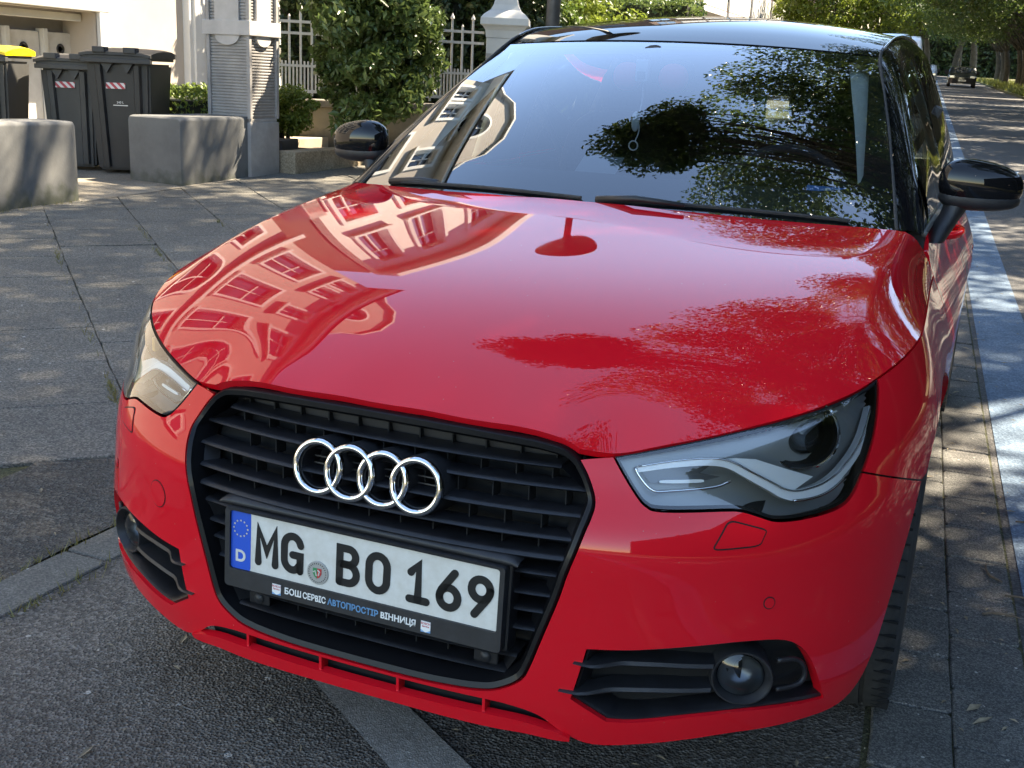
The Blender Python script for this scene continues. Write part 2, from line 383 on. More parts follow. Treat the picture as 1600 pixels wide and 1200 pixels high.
# pavement of square slabs laid on the skew, with earth joints below
pv = sheet('pavement', np.concatenate([[-9.6, -9], np.arange(-8, -1.5, .5), [-1.21]]), np.concatenate([[-12, -6], np.arange(-3, 14, .5), [16, 20, 30]]), lambda x, y: gz(x, y) - .016, JOINT)
def chip(a, b, h, seed, wob=.006):
    """a slab with worn corners and edges"""
    rr = random.Random(seed); P = []
    for (sx, sy) in ((-1, -1), (1, -1), (1, 1), (-1, 1)):
        c = .005 + rr.random() * .010
        for t in (0, 1):
            ex = c if (sx * sy > 0) == (t == 1) else 0; ey = c - ex
            P.append((sx * (a / 2 - ex), sy * (b / 2 - ey)))
    D = dens(P, .14); D = D + np.array([[rr.uniform(-wob, wob), rr.uniform(-wob, wob)] for _ in D]) * .5
    I = inset(D, .0035); n = len(D)
    V = [(*p, 0) for p in I] + [(*p, -.0035) for p in D] + [(*p, -h) for p in D]
    F = [tuple(range(n))] + [(i + n, (i + 1) % n + n, (i + 1) % n, i) for i in range(n)] + [(i + 2 * n, (i + 1) % n + 2 * n, (i + 1) % n + n, i + n) for i in range(n)]
    return V, F
def lay(o, x, y, rz, dz=0., tilt=.004):
    gx, gy = grad(x, y); n = Vector((-gx + random.uniform(-tilt, tilt), -gy + random.uniform(-tilt, tilt), 1)).normalized()
    q = Vector((0, 0, 1)).rotation_difference(n); o.rotation_mode = 'QUATERNION'
    o.rotation_quaternion = q @ Euler((0, 0, rz)).to_quaternion(); o.location = (x, y, float(gz(x, y)) + dz)
protos = []
for k in range(5):
    V, F = chip(.5785, .5785, .03, k); me = bpy.data.meshes.new('slab'); me.from_pydata(V, [], F); me.materials.append(SLABM); protos.append(me)
ang = R(-41.5); ca, sa = math.cos(ang), math.sin(ang); PITCH = .583; cnt = 0
cand = []
for i in range(-30, 31):
    for j in range(-30, 31):
        u = (i + (.5 if j % 2 else 0)) * PITCH + .1; v = j * PITCH + .1
        x = u * ca - v * sa - 3.5; y = u * sa + v * ca + 4
        if -5.95 < x < -1.62 and -1.2 < y < 11.5: cand.append((x, y))
cand.sort(key=lambda p: math.hypot(p[0] - .9, p[1] + 1.5))
for x, y in cand[:290]:
    o = bpy.data.objects.new('slab', random.choice(protos)); COL.objects.link(o); o.parent = pv
    lay(o, x, y, ang + random.choice((0, math.pi / 2, math.pi)) + random.uniform(-.006, .006), random.uniform(-.003, .004), .006)
# asphalt patch between slabs and kerb, then the flush kerb stones
PATCH = stone('patched_asphalt', (.050, .048, .043), (.18, .170, .148), (1.2, 1.16, 1.1), 120, 1.1, .012, 2.2, (.55, .56, .57), .85)
def wav(x, y): return gz(x, y) + .004 * np.sin(9 * y + 3 * x) + .003 * np.sin(17 * x - 5 * y)
sheet('pavement_patch', np.array([-1.86, -1.7, -1.6, -1.5, -1.4, -1.3, -1.215]), np.arange(-4, 14, .12), lambda x, y: wav(x, y) - .004, PATCH,
      lambda X, Y: np.where(X < -1.85, X + .10 * np.sin(Y * 2.3) + .03 * np.sin(Y * 9), X))
kb = struct(MB().box((-1.2, -9, -.2), (-1.05, -8.9, -.05)).build('kerb', KERBM))
kme = []
for k in range(3):
    V, F = chip(.142, .985, .10, 50 + k, .004); me = bpy.data.meshes.new('kerb_stone'); me.from_pydata(V, [], F); me.materials.append(KERBM); kme.append(me)
for k in range(-4, 15):
    y = .02 + k; x = -1.125 - .03 * (y - .4) * 0
    o = bpy.data.objects.new('kerb_stone', random.choice(kme)); COL.objects.link(o); o.parent = kb; lay(o, x - .012 * random.random(), y, random.choice((0, math.pi)), .006, .002)
# pavers between the parking bay and the road
pb = sheet('paver_strip', np.array([.84, 1.0, 1.18]), np.arange(-6, 20, .5), lambda x, y: gz(x, y) + .001, JOINT, lambda X, Y: st(X, Y))
pme = []
for k in range(4):
    V, F = chip(.1575, .2505, .03, 80 + k, .003); me = bpy.data.meshes.new('paver'); me.from_pydata(V, [], F); me.materials.append(PAVM); pme.append(me)
for c, (xs, off) in enumerate(((.932, .12), (1.092, .005))):
    for k in range(-10, 50):
        y = off + .253 * k
        o = bpy.data.objects.new('paver', random.choice(pme)); COL.objects.link(o); o.parent = pb
        lay(o, st(xs, y), y, SK + random.choice((0, math.pi)) + random.uniform(-.004, .004), .009 + random.uniform(-.002, .002), .008)
# concrete strip that crosses the parking bay under the car
a0, a1, b1, b0 = (-.62, .50), (.30, -.12), (.46, -.055), (-.38, .48)
V = [(*p, float(gz(*p)) + .004) for p in (a0, a1, b1, b0)]
struct(mesh_obj('gutter_strip', V, [(0, 1, 2, 3)], stone('pale_strip', (.26, .25, .23), (.46, .44, .41), (1.1, 1.08, 1.04), 240, .4, .003, 6.0, (.6, .58, .55), .85, .006)))

# ================================================================ the car
car = thing('parked_car', 'red hatchback with black roof and mirrors parked nose towards the viewer', 'car')
YC, YR, LS = .75, 3.3, .8
bz = spl([.10, .14, .20, .24, .30, .37, .48, .55, .585, .62, .68, .74, .80, .86], [.72, .742, .760, .769, .776, .778, .784, .784, .771, .748, .72, .68, .605, .50])
az = spl([.10, .14, .20, .30, .45, .60, .70, .80, .86, .92, .98], [.80, .835, .85, .862, .866, .868, .855, .815, .787, .772, .758])
nz = spl([.1, .16, .24, .32, .40, .47, .54, .6, .7, .86], [2.7, 2.75, 2.8, 2.8, 2.75, 2.65, 2.55, 2.5, 2.5, 2.5])
HP = math.pi / 2; SEND = HP + (YR - YC) / LS
def Fpos(s, z, d=0.):
    """body belt: s = angle round the nose, then along the flank, then round the tail; d = inset"""
    sg = np.sign(s) + (s == 0); s = np.abs(s)
    a = az(z) - d; b = bz(z) - d; N = nz(z)
    th = np.clip(s, 0, HP); sn, cs = np.sin(th), np.cos(th)
    r = ((sn / a)**N + (np.abs(cs) / b)**N)**(-1 / N)
    x = r * sn; y = YC - r * cs
    fl = s > HP; y = np.where(fl, YC + (np.minimum(s, SEND) - HP) * LS, y)
    tk = np.clip((y - .80) / .35, 0, 1); tk = tk * tk * (3 - 2 * tk); a = a - tk * (.16 * np.clip(.66 - z, 0, .4) + .004)      # the flank tucks in behind the wheel
    x = np.where(fl, a, x)
    t2 = np.clip(s - SEND, 0, HP); br = .60 - .25 * np.clip(z - .75, 0, 1) - d
    r2 = ((np.cos(t2) / a)**3. + (np.sin(t2) / br)**3.)**(-1 / 3.)
    rr = s > SEND; x = np.where(rr, r2 * np.cos(t2), x); y = np.where(rr, YR + r2 * np.sin(t2), y)
    return np.stack([x * sg, y, z + 0 * x], -1)
def Fsurf(uv, d=0.):
    s, z = uv[:, 0], uv[:, 1]; e = 2e-4
    P = Fpos(s, z, d); du = Fpos(s + e, z, d) - Fpos(s - e, z, d); dv = Fpos(s, z + e, d) - Fpos(s, z - e, d)
    N = np.cross(du, dv); N /= np.linalg.norm(N, axis=1)[:, None] + 1e-12
    return P, N
def Fin(d): return lambda uv: Fsurf(uv, d)
def F1(s, z, d=0.): return Fpos(np.array([s]), np.array([z]), d)[0]
def th_at_y(y, z):
    if y >= YC: return HP + (y - YC) / LS
    lo, hi = 0, HP
    for _ in range(40):
        m = (lo + hi) / 2
        if F1(m, z)[1] < y: lo = m
        else: hi = m
    return lo
def mir(P): return np.array(P) * [-1, 1]

HLO = [(0.536, 0.6804), (0.6686, 0.7044), (0.7896, 0.7243), (0.8759, 0.7368), (0.999, 0.7543), (1.0909, 0.7685), (1.1613, 0.7816), (1.1206, 0.7387), (1.0747, 0.6815), (1.0457, 0.6456), (1.0093, 0.6112), (0.9654, 0.5967), (0.885, 0.5903), (0.832, 0.5912), (0.802, 0.5991), (0.7694, 0.6073), (0.7311, 0.6088), (0.6213, 0.6065), (0.5928, 0.6124), (0.5755, 0.6282), (0.554, 0.6555)]
HL = np.concatenate([crom(HLO[:7], 5)[:-1], crom(HLO[6:] + HLO[:1], 5)[:-1]])
GRO = [(0.4685, 0.6722), (0.4851, 0.6501), (0.4965, 0.6255), (0.4976, 0.6083), (0.4884, 0.5891), (0.4741, 0.5631), (0.4501, 0.5052), (0.4357, 0.4571), (0.4078, 0.3825), (0.3896, 0.3339), (0.3772, 0.3096), (0.3563, 0.2925), (0.3189, 0.2755), (0.2836, 0.2690), (0.2514, 0.2660), (0.1828, 0.2625), (0.1058, 0.2612), (0., .2608)]
GRC = crom(GRO, 4)
GRT = crom([(.4685, .6722), (.455, .681), (.4361, .6885), (.40, .6935), (.3618, .6965), (.25, .7), (.12, .702), (0, .7025)], 4)
LOW = [(0.30, .2530), (.35, .2515), (0.4108, 0.2410), (0.4636, 0.2116), (0.5226, 0.1949), (0.6208, 0.2064), (0.6968, 0.2183), (0.7736, 0.2281), (0.8511, 0.2298), (0.9262, 0.2311), (1.0253, 0.2338), (1.0812, 0.2634), (1.113, 0.316), (1.1538, 0.3952), (1.214, 0.4859), (1.278, 0.5892)]
LOWC = crom(LOW, 4)
FOG = crom([(0.4944, 0.3769), (0.5655, 0.3816), (0.634, 0.3889), (0.7039, 0.3954), (0.7716, 0.3994), (0.8404, 0.3966), (0.8819, 0.3832), (0.9123, 0.3565), (0.9345, 0.3238)], 3)
FOG = np.concatenate([FOG, crom([(.9688, .2652), (0.8091, 0.2733), (0.693, 0.2669), (0.5909, 0.2514), (0.5407, 0.2491)], 3), crom([(0.4716, 0.2846), (.483, .33), (0.4944, 0.3769)], 2)[:-1]])
G = .0016   # half a shut line, in metres and (near enough) in radians
hl_low = HL[30:][::-1]                                  # from the outer tip down under the lamp to the inner corner
tip = HL[30]; 
# --- bumper
i_se = min(range(len(HL)), key=lambda i: abs(HL[i][0] - 1.0457) + abs(HL[i][1] - .6456))
under = list(HL[i_se:]) + [HL[0]]
half = [(0., .2522)] + list(LOWC) + [(1.16, .6178)] + under + [(.5, .6765)] + list(GRC)
half = np.array(half)
full = np.concatenate([half[:-1], mir(half[::-1])[:-1]])
clean = [full[0]]
for p in full[1:]:
    if np.linalg.norm(p - clean[-1]) > 1e-4: clean.append(p)
bumper = panel('front_bumper', inset(clean, G), [inset(FOG, -.001), inset(mir(FOG), -.001)], Fsurf, .018, PAINT, car, .022)
# sensor, towing cover and lamp-washer covers lie a hair proud in their own thin joints
def patch(name, poly, m, parent, lift=.0012, step=.02, surf=Fsurf, flange=.004):
    return panel(name, poly, [], surf, step, m, parent, flange, -lift)
def ell(c, ru, rv, n=28): return np.array([(c[0] + ru * math.cos(2 * math.pi * i / n), c[1] + rv * math.sin(2 * math.pi * i / n)) for i in range(n)])
WASH = np.array([(0.7418, 0.5972), (0.8146, 0.5801), (0.797, 0.5552), (0.7035, 0.5512)])
def rounded(poly, r=.25, n=4):
    P = np.array(poly, float); out = []
    for i in range(len(P)):
        a, b, c = P[i - 1], P[i], P[(i + 1) % len(P)]
        p0 = b + (a - b) * r; p2 = b + (c - b) * r
        for k in range(n + 1):
            t = k / n; out.append((1 - t)**2 * p0 + 2 * t * (1 - t) * b + t * t * p2)
    return np.array(out)
for sgn in (1, -1):
    wp = rounded(WASH * [sgn, 1], .2)
    patch('washer_joint', wp, VOID, bumper, .0006)
    patch('washer_cover', inset(wp, .0026), PAINT, bumper, .0016)
for nm, c, r in (('towing_eye_cover', (-.5659, .4699), .0265), ('parking_sensor', (.819, .4615), .0105), ('parking_sensor', (-.819, .4615), .0105)):
    patch(nm + '_joint', ell(c, r * 1.12, r), VOID, bumper, .0006)
    patch(nm, ell(c, (r - .0018) * 1.12, r - .0018), PAINT, bumper, .0014)
# chin lip under the grille
LT = crom([(0, .2275), (.11, .2280), (.30, .2295), (.3855, .2280), (.445, .2175), (.475, .208)], 5)
LB = crom([(0, .2035), (.117, .2035), (.30, .2020), (.387, .2038), (.445, .2000), (.475, .201)], 5)
lh = np.concatenate([LT, LB[::-1]]); lp = np.concatenate([LT, LB[::-1][:-1], mir(LB)[:-1], mir(LT[::-1])[:-1]])
lipo = panel('chin_lip', lp, [], Fin(-.008), .015, PAINT, car, .016)
panel('lip_slot', np.array([(-.44, .196), (.44, .196), (.44, .262), (-.44, .262)]), [], Fin(.020), .03, VOID, car, 0)
for s0 in (-.315, -.105, .105, .315):
    p = F1(s0 * .95, .240); MB().box((p[0] - .0025, p[1] - .002, .226), (p[0] + .0025, p[1] + .02, .256)).build('lip_fin', PAINT, lipo)
# --- front wings / flanks
def arch(yc, zc, r, y0, y1, n=22):
    out = []
    for k in range(n + 1):
        a = math.radians(y0 + (y1 - y0) * k / n); out.append((yc - r * math.cos(a), zc + r * math.sin(a)))
    return out
zs = spl([.30, .422, .55, .8, 1.1, 1.3], [.760, .782, .803, .823, .835, .842])
def yz(y, z): return (th_at_y(y, z), z)
AXF, AXR, WR = .80, 3.27, .308
a_f = [yz(y, z) for y, z in arch(AXF, .325, .385, 44, 172)]
wing = [(1.278, .5892)] + [p for p in a_f if p[1] > .30 and (p[0] > 1.29 or p[1] > .6)] + [yz(1.185, .22), yz(1.262, .215), yz(1.262, .843)]
wing += [yz(y, float(zs(y))) for y in np.linspace(1.25, .45, 22)] + [tuple(p) for p in HL[30:i_se + 1]]
WINGP = np.array(wing)
belt = lambda y: float(np.interp(y, [1.26, 1.6, 2.4, 3.3, 3.9], [.945, .955, .968, .99, 1.0]))
door = [yz(1.268, .2), yz(2.36, .2), yz(2.42, .9)] + [yz(y, belt(y)) for y in np.linspace(2.42, 1.31, 12)] + [yz(1.268, .90)]
quarter = [yz(2.366, .2), yz(2.90, .21)] + [yz(y, z) for y, z in arch(AXR, .325, .375, -8, 188)] + [yz(3.62, .22)]
q2 = [(SEND + t, .21) for t in np.linspace(.55, HP, 8)] + [(SEND + t, .98) for t in np.linspace(HP, 0, 14)] + [yz(y, belt(y)) for y in np.linspace(3.25, 2.426, 10)] + [yz(2.426, .9)]
for sgn in (1, -1):
    f = panel('front_wing', inset(WINGP * [sgn, 1], G), [], Fsurf, .022, PAINT, car, .012)
    d = panel('door', inset(rounded(np.array(door) * [sgn, 1], .06), G * 1.3), [], Fsurf, .05, PAINT, car, .012)
    panel('rear_quarter', np.array(quarter + q2) * [sgn, 1], [], Fsurf, .05, PAINT, car, .012)
    # door handle: bow over a dished recess
    hp = [(sgn * (float(az(.862)) + dx), y, z) for dx, y, z in ((-.004, 1.985, .861), (.02, 2.0, .863), (.033, 2.04, .865), (.036, 2.1, .866), (.033, 2.16, .865), (.02, 2.195, .863), (-.004, 2.21, .861))]
    MB().tube(crom(hp, 4), .0125, 8).build('handle', PAINT, d, smooth=True)
# --- bonnet as a height field: smooth sheet through measured points, folded at the shoulder crease
ctrl = [(0, .034, .7045), (.13, .035, .7038), (.25, .040, .700), (.33, .052, .690), (.401, .075, .681), (.496, .122, .7045), (.577, .178, .7245), (.63, .225, .7375), (.696, .302, .755), (.734, .368, .769), (.756, .422, .783),
        (0, .10, .752), (.2, .104, .750), (.35, .125, .742), (.46, .175, .747), (.56, .25, .768), (.64, .32, .785),
        (0, .2, .803), (.3, .215, .797), (.45, .27, .798), (0, .35, .854), (.3, .36, .849), (.5, .40, .838), (.66, .42, .822),
        (0, .55, .898), (.3, .56, .893), (.52, .57, .881), (.70, .60, .866), (0, .8, .938), (.35, .81, .931), (.56, .82, .919), (.714, .80, .905),
        (0, 1.0, .969), (.35, 1.03, .961), (.58, 1.06, .951), (.728, 1.0, .932), (.738, 1.17, .953),
        (.80, .65, .862), (.80, .9, .905), (.80, 1.2, .945), (0, 1.15, .988), (.5, 1.2, .972)]
CP = np.array(ctrl)
TM = [(i, j) for i in range(4) for j in range(7) if 2 * i + j <= 8]
def pterm(x, y): return np.stack([(x / .8)**(2 * i) * (y / 1.1)**j for i, j in TM], -1)
PA = pterm(CP[:, 0], CP[:, 1]); PW = np.linalg.solve(PA.T @ PA + 1e-6 * np.eye(len(TM)), PA.T @ CP[:, 2])
nS = 11; SX = CP[:nS, :2]; gs = lambda r2: np.exp(-r2 / (2 * .045**2))          # small correction along the front seam only
SW = np.linalg.solve(gs(((SX[:, None] - SX[None])**2).sum(-1)) + .15 * np.eye(nS), CP[:nS, 2] - PA[:nS] @ PW)
def Hb(x, y):
    return pterm(x, y) @ PW + gs((x[:, None] - SX[None, :, 0])**2 + (y[:, None] - SX[None, :, 1])**2) @ SW
xcr = spl([.15, .3, .45, .75, 1.0, 1.3], [.63, .675, .695, .713, .726, .742])
yk = np.linspace(.36, 1.3, 40); xsh = np.array([F1(th_at_y(y, float(zs(y))), float(zs(y)))[0] for y in yk]); zsh = zs(yk)
mk = (Hb(xsh, yk) - zsh) / np.maximum(sp(xsh - xcr(yk), .008), .03)
def H(x, y):
    ax = np.abs(x); m = np.interp(y, yk, mk) * np.clip((y - .30) / .12, 0, 1)**2
    return Hb(ax, y) - m * sp(ax - xcr(y), .008) + m * sp(np.full_like(ax, -.4), .008)
def Hsurf(uv):
    x, y = uv[:, 0], uv[:, 1]; e = 3e-4
    P = np.stack([x, y, H(x, y)], -1); N = np.stack([-(H(x + e, y) - H(x - e, y)) / (2 * e), -(H(x, y + e) - H(x, y - e)) / (2 * e), np.ones_like(x)], -1)
    return P, N / np.linalg.norm(N, axis=1)[:, None]
gt = [tuple(F1(*p)[:2]) for p in GRT[::-1]]                         # over the grille, middle to corner
gt = [(x, max(y, .030)) for x, y in gt]
sm = [tuple(F1(*p)[:2]) for p in HL[:31]]                           # over the head lamp
sh = [tuple(F1(th_at_y(y, float(zs(y))), float(zs(y)))[:2]) for y in np.linspace(.45, 1.27, 22)]
cowl = [(.752, 1.2), (.735, 1.165), (.66, 1.135), (.55, 1.105), (.4, 1.065), (.2, 1.025), (0, 1.012)]
bh = gt + sm + sh + cowl
bon = np.array(bh + [(-x, y) for x, y in bh[::-1][1:-1]])
ck = [bon[0]]
for p in bon[1:]:
    if np.linalg.norm(p - ck[-1]) > 1e-4: ck.append(p)
bonnet = panel('bonnet', inset(ck, .002), [], Hsurf, .018, PAINT, car, .016)

# --- head lamps
DRL = [(1.1201, 0.7359), (1.0959, 0.7132), (1.0724, 0.6902), (1.0447, 0.669), (1.0175, 0.6524), (0.9893, 0.6376), (0.9552, 0.6266), (0.9187, 0.6213), (0.8913, 0.6202), (0.8661, 0.6254), (0.8463, 0.6348), (0.8267, 0.6437), (0.8071, 0.6525), (0.7878, 0.6613), (0.7725, 0.6681), (0.7531, 0.6735), (0.7255, 0.6754), (0.6859, 0.6735), (0.6383, 0.6683), (0.5866, 0.6602)]
WEDGE = [(0.7484, 0.6768), (0.7813, 0.6786), (0.8225, 0.6763), (0.9428, 0.6433), (0.8884, 0.6222), (0.8637, 0.6327), (0.8396, 0.6445), (0.8036, 0.6592), (0.772, 0.6708)]
TURN = [(0.5828, 0.6617), (0.5919, 0.6474), (0.6156, 0.6288), (0.6521, 0.6294), (0.7339, 0.6364), (0.7664, 0.6452)]
STUB = [(0.7149, 0.6478), (0.6289, 0.6443), (0.6289, .6395), (0.7149, 0.6425)]
BLADE = [(0.8842, 0.6133), (0.9154, 0.6134), (0.9487, 0.6165), (0.9796, 0.6243), (1.0126, 0.6383)]
HOUSE = mat('lamp_housing', (.30, .305, .29), .22, .35)
GUIDE = mat('light_guide', (.95, .95, .94), .18, coat=1)
AMBER = mat('amber_reflector', (.55, .28, .04), .3, coat=.6)
BULB = glassmat('projector_glass', (.55, .60, .66), 1.5, 0, 1.2)
def onF(path, d, sgn): return [F1(sgn * s, z, d) for s, z in path]
for sgn in (1, -1):
    lamp = bpy.data.objects.new('headlight', None); link(lamp, car)
    hl = HL * [sgn, 1]
    panel('lens', inset(hl, .003), [], Fsurf, .02, LENS, lamp, 0)
    panel('rim', inset(hl, .0022), [inset(hl, .0070)], Fin(.003), .02, PIANO, lamp, .012)
    # bowl: outline pushed inwards, deeper away from the edge
    edge = dens(hl, .02)
    def bowl(uv, edge=edge):
        dd = np.full(len(uv), 9.)
        for c in range(0, len(edge), 300): dd = np.minimum(dd, np.sqrt(((uv[:, None] - edge[None, c:c + 300])**2).sum(-1)).min(1))
        dep = .012 + .058 * (1 - np.exp(-dd / .022)); P, N = Fsurf(uv); P = P - N * dep[:, None]
        return P, N
    b = panel('bowl', inset(hl, .005), [], bowl, .010, HOUSE, lamp, 0); b.data.polygons.foreach_set('use_smooth', [True] * len(b.data.polygons))
    b.data.normals_split_custom_set([(0, 0, 0)] * len(b.data.loops))
    # running-light guide: a flat translucent band that bends round under the projector
    dp = crom(DRL, 3)[::-1] * [sgn, 1]
    wdt = np.interp(np.linspace(0, 1, len(dp)), [0, .1, .35, .6, .9, 1], [.005, .006, .007, .0085, .008, .006])
    tg = np.gradient(dp, axis=0); tg /= np.linalg.norm(tg, axis=1)[:, None]; nn = np.stack([-tg[:, 1], tg[:, 0]], 1)
    rib = np.concatenate([dp + nn * wdt[:, None], (dp - nn * wdt[:, None])[::-1]])
    panel('light_guide', rib, [], Fin(.014), .012, GUIDE, lamp, .012)
    MB().tube([F1(*p, .011) for p in dp + nn * (wdt * .9)[:, None]], .0018, 6).build('guide_edge', CHROME, lamp, smooth=True)
    panel('silver_blade', np.array(WEDGE) * [sgn, 1], [], Fin(.020), .015, mat('silver_paint', (.80, .81, .80), .35), lamp, .02)
    MB().tube(onF(crom(TURN, 4), .018, sgn), .0026, 6).build('turn_signal_edge', CHROME, lamp, smooth=True)
    panel('turn_signal', inset(np.array([(.592, .657), (.68, .668), (.75, .668), (.72, .652), (.76, .646), (.73, .64), (.652, .633), (.618, .633)]) * [sgn, 1], .001), [], Fin(.034), .012, mat('turn_signal_dark', (.12, .12, .12), .15, .5), lamp, .004)
    panel('turn_signal_stub', rounded(np.array(STUB) * [sgn, 1], .3), [], Fin(.018), .012, GUIDE, lamp, .006)
    MB().tube(onF(crom(BLADE, 4), .012, sgn), .0024, 6).build('chrome_blade', CHROME, lamp, smooth=True)
    c = F1(sgn * .958, .7015, .046); P0, N0 = Fsurf(np.array([[sgn * .958, .7015]])); ax = Vector(N0[0]).lerp(Vector((0, -1, 0)), .65).normalized()
    q = Vector((0, 0, 1)).rotation_difference(ax)
    for nm, prof, m in (('projector_ring', [(.047, -.03), (.052, -.005), (.053, .0), (.050, .003), (.046, 0), (.041, -.022), (.036, -.03)], PIANO),
                        ('projector_rim', [(.0525, .001), (.0545, .004), (.0520, .0060), (.0495, .002)], CHROME),
                        ('projector_back', [(.0, -.012), (.036, -.026)], mat('projector_black', (.01, .012, .016), .2)),
                        ('projector_lens', [(0, .012), (.012, .0105), (.022, .005), (.029, -.004), (.034, -.016), (.036, -.026)], BULB)):
        o = MB().lathe(prof, 36).build(nm, m, lamp, angle=40); o.rotation_mode = 'QUATERNION'; o.rotation_quaternion = q; o.location = Vector(c); o.scale = (1.12, 1.12, 1)
    a = F1(sgn * 1.0, .668, .05)
    if sgn < 0: MB().box((a[0] - .004, a[1] - .02, a[2] - .02), (a[0] + .004, a[1] + .02, a[2] + .02), .002).build('amber_bulb', AMBER, lamp)

# --- grille
grille = bpy.data.objects.new('grille', None); link(grille, car)
ghalf = np.concatenate([GRT[::-1], GRC[1:]]); gful = np.concatenate([ghalf[:-1], mir(ghalf[::-1])[:-1]])
def grsurf(lift):   # the upper edge follows the bonnet lip, so pull the plane forwards there
    def f(uv):
        P, N = Fsurf(uv); return P - N * lift, N
    return f
o1 = inset(gful, .002); o2 = inset(gful, .014); o3 = inset(gful, .024)
n = len(o1)
def loft(name, rings, m, parent, angle=35, closed=True):
    V = np.concatenate(rings); n = len(rings[0]); F = []
    for k in range(len(rings) - 1):
        for i in range(n if closed else n - 1): F.append((k * n + i, k * n + (i + 1) % n, (k + 1) * n + (i + 1) % n, (k + 1) * n + i))
    mb = MB(); mb.add(V, F); return mb.build(name, m, parent, angle=angle)
fr = lambda poly, d: Fsurf(np.array(poly))[0] + np.array([0, d, 0])
loft('grille_frame', [fr(o1, .018), fr(o1, .0015), fr(inset(gful, .005), -.0015), fr(o2, .003), fr(inset(gful, .0165), .012), fr(o3, .026), fr(inset(gful, .027), .06)], PIANO, grille)
bk = inset(gful, .024)
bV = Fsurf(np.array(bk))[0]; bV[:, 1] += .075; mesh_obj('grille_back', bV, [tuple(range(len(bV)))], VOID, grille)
def yfront(x, z):
    N = float(nz(z)); return YC - float(bz(z)) * (1 - (abs(x) / float(az(z)))**N)**(1 / N)
def xlim(z):
    zz = GRC[:, 1]; k = int(np.argmin(np.abs(zz - z))); return F1(*GRC[k])[0] - .018
def bar(z, x0, x1, off=.024, dep=.04, th=.0075, name='grille_bar', drop=0., m=PLAST2):
    xs = np.linspace(x0, x1, 25); V = []; F = []
    sec = [(0, -th * .35), (-.0035, 0), (0, th * .45), (.006, th * .62), (dep, th * .62 + drop), (dep, -th * .5 + drop)]
    ns = len(sec)
    for x in xs:
        y = yfront(x, z) + off
        V += [(x, y + a, z + b) for a, b in sec]
    for i in range(len(xs) - 1): F += [(i * ns + k, i * ns + (k + 1) % ns, (i + 1) * ns + (k + 1) % ns, (i + 1) * ns + k) for k in range(ns)]
    F += [tuple(range(ns)), tuple((len(xs) - 1) * ns + k for k in range(ns))[::-1]]
    return MB().add(V, F).build(name, m, grille, angle=40)
ZB = [.650, .620, .584, .548]
for z in ZB: L = xlim(z) - (.03 if z > .64 else 0); bar(z, -L, L)
for z in (.517,): L = xlim(z); bar(z, -L, L, .02, .05, .010)
for z in (.487, .450, .420, .386):
    L = xlim(z)
    for s in (1, -1): bar(z, s * .266, s * L, .022, .045)
for z in (.334, .302, .272): L = xlim(z) - .012; bar(z, -L, L, .022, .045)
for (za, zb) in ((.650, .620), (.584, .548), (.487, .450), (.420, .386), (.334, .302)):      # end pieces that tie the bars in pairs
    for s in (1, -1):
        xa, xb = xlim(za) - (.03 if za > .64 else 0), xlim(zb)
        if za < .34: xa -= .012; xb -= .012
        ya, yb = yfront(xa, za) + .022, yfront(xb, zb) + .022
        V = [(s * xa, ya, za), (s * xb, yb, zb), (s * (xb - .022), yb + .03, zb), (s * (xa - .022), ya + .03, za), (s * (xa + .004), ya + .04, za), (s * (xb + .004), yb + .04, zb)]
        mesh_obj('bar_end', V, [(0, 1, 2, 3), (0, 4, 5, 1)], PLAST2, grille)
for i, x in enumerate(np.arange(-.30, .31, .06)):
    for (z0, z1) in ((.652, .694), (.620, .650), (.584, .620), (.548, .584), (.519, .546), (.272, .302), (.302, .334), (.334, .36), (.262, .272)):
        zm = (z0 + z1) / 2; xx = x + (.03 if z0 in (.584, .302) else 0)
        if abs(xx) > xlim(zm) - .03: continue
        y = yfront(xx, zm) + .046
        MB().box((xx - .0011, y, z0), (xx + .0011, y + .03, z1)).build('grille_rib', VOID, grille)
# grey valance behind the top row of ribs
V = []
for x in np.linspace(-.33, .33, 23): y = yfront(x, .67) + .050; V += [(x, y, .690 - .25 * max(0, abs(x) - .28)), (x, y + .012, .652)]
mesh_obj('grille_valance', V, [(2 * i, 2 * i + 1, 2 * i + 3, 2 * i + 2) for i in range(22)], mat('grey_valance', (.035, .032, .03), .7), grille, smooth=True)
for s in (1, -1):   # lower sensors in square holders
    x = s * .225; y = yfront(x, .317) + .03
    h = MB().box((x - .022, y, .306), (x + .022, y + .03, .331), .003).build('sensor_holder', PLAST2, grille)
    MB().lathe([(0, -.004), (.0095, -.003), (.0105, .002)], 20, 'Y', (x, y, .318)).build('sensor', PLAST, grille, smooth=True)
# four rings on a black collar
emb = bpy.data.objects.new('ring_emblem', None); link(emb, car)
emb.location = (0, .001, .597); emb.rotation_euler = (R(-10), 0, 0)
prof = []
for k in range(14):
    a = 2 * math.pi * k / 14; prof.append((.0432 + .0062 * math.cos(a), .0064 * math.sin(a) - (.0015 if math.sin(a) < 0 else 0)))
for i in range(4):
    x = (i - 1.5) * .0625
    o = MB().lathe(prof, 56, 'Y', (0, 0, 0), closed=True).build('ring', CHROME, emb, smooth=True); o.location = (x, -.0015 * (i % 2), 0)
    c = MB().lathe([(.0362, .06), (.0362, .004), (.0400, .0035), (.0475, .0045), (.0500, .012), (.0508, .075)], 48, 'Y').build('ring_collar', PLAST, emb, angle=40); c.location = (x, .001 * (i % 2), 0)
for zz in (-.012, 0, .012):
    MB().box((-.12, .028, zz - .0012), (.12, .034, zz + .0012)).build('emblem_louvre', PLAST2, emb)
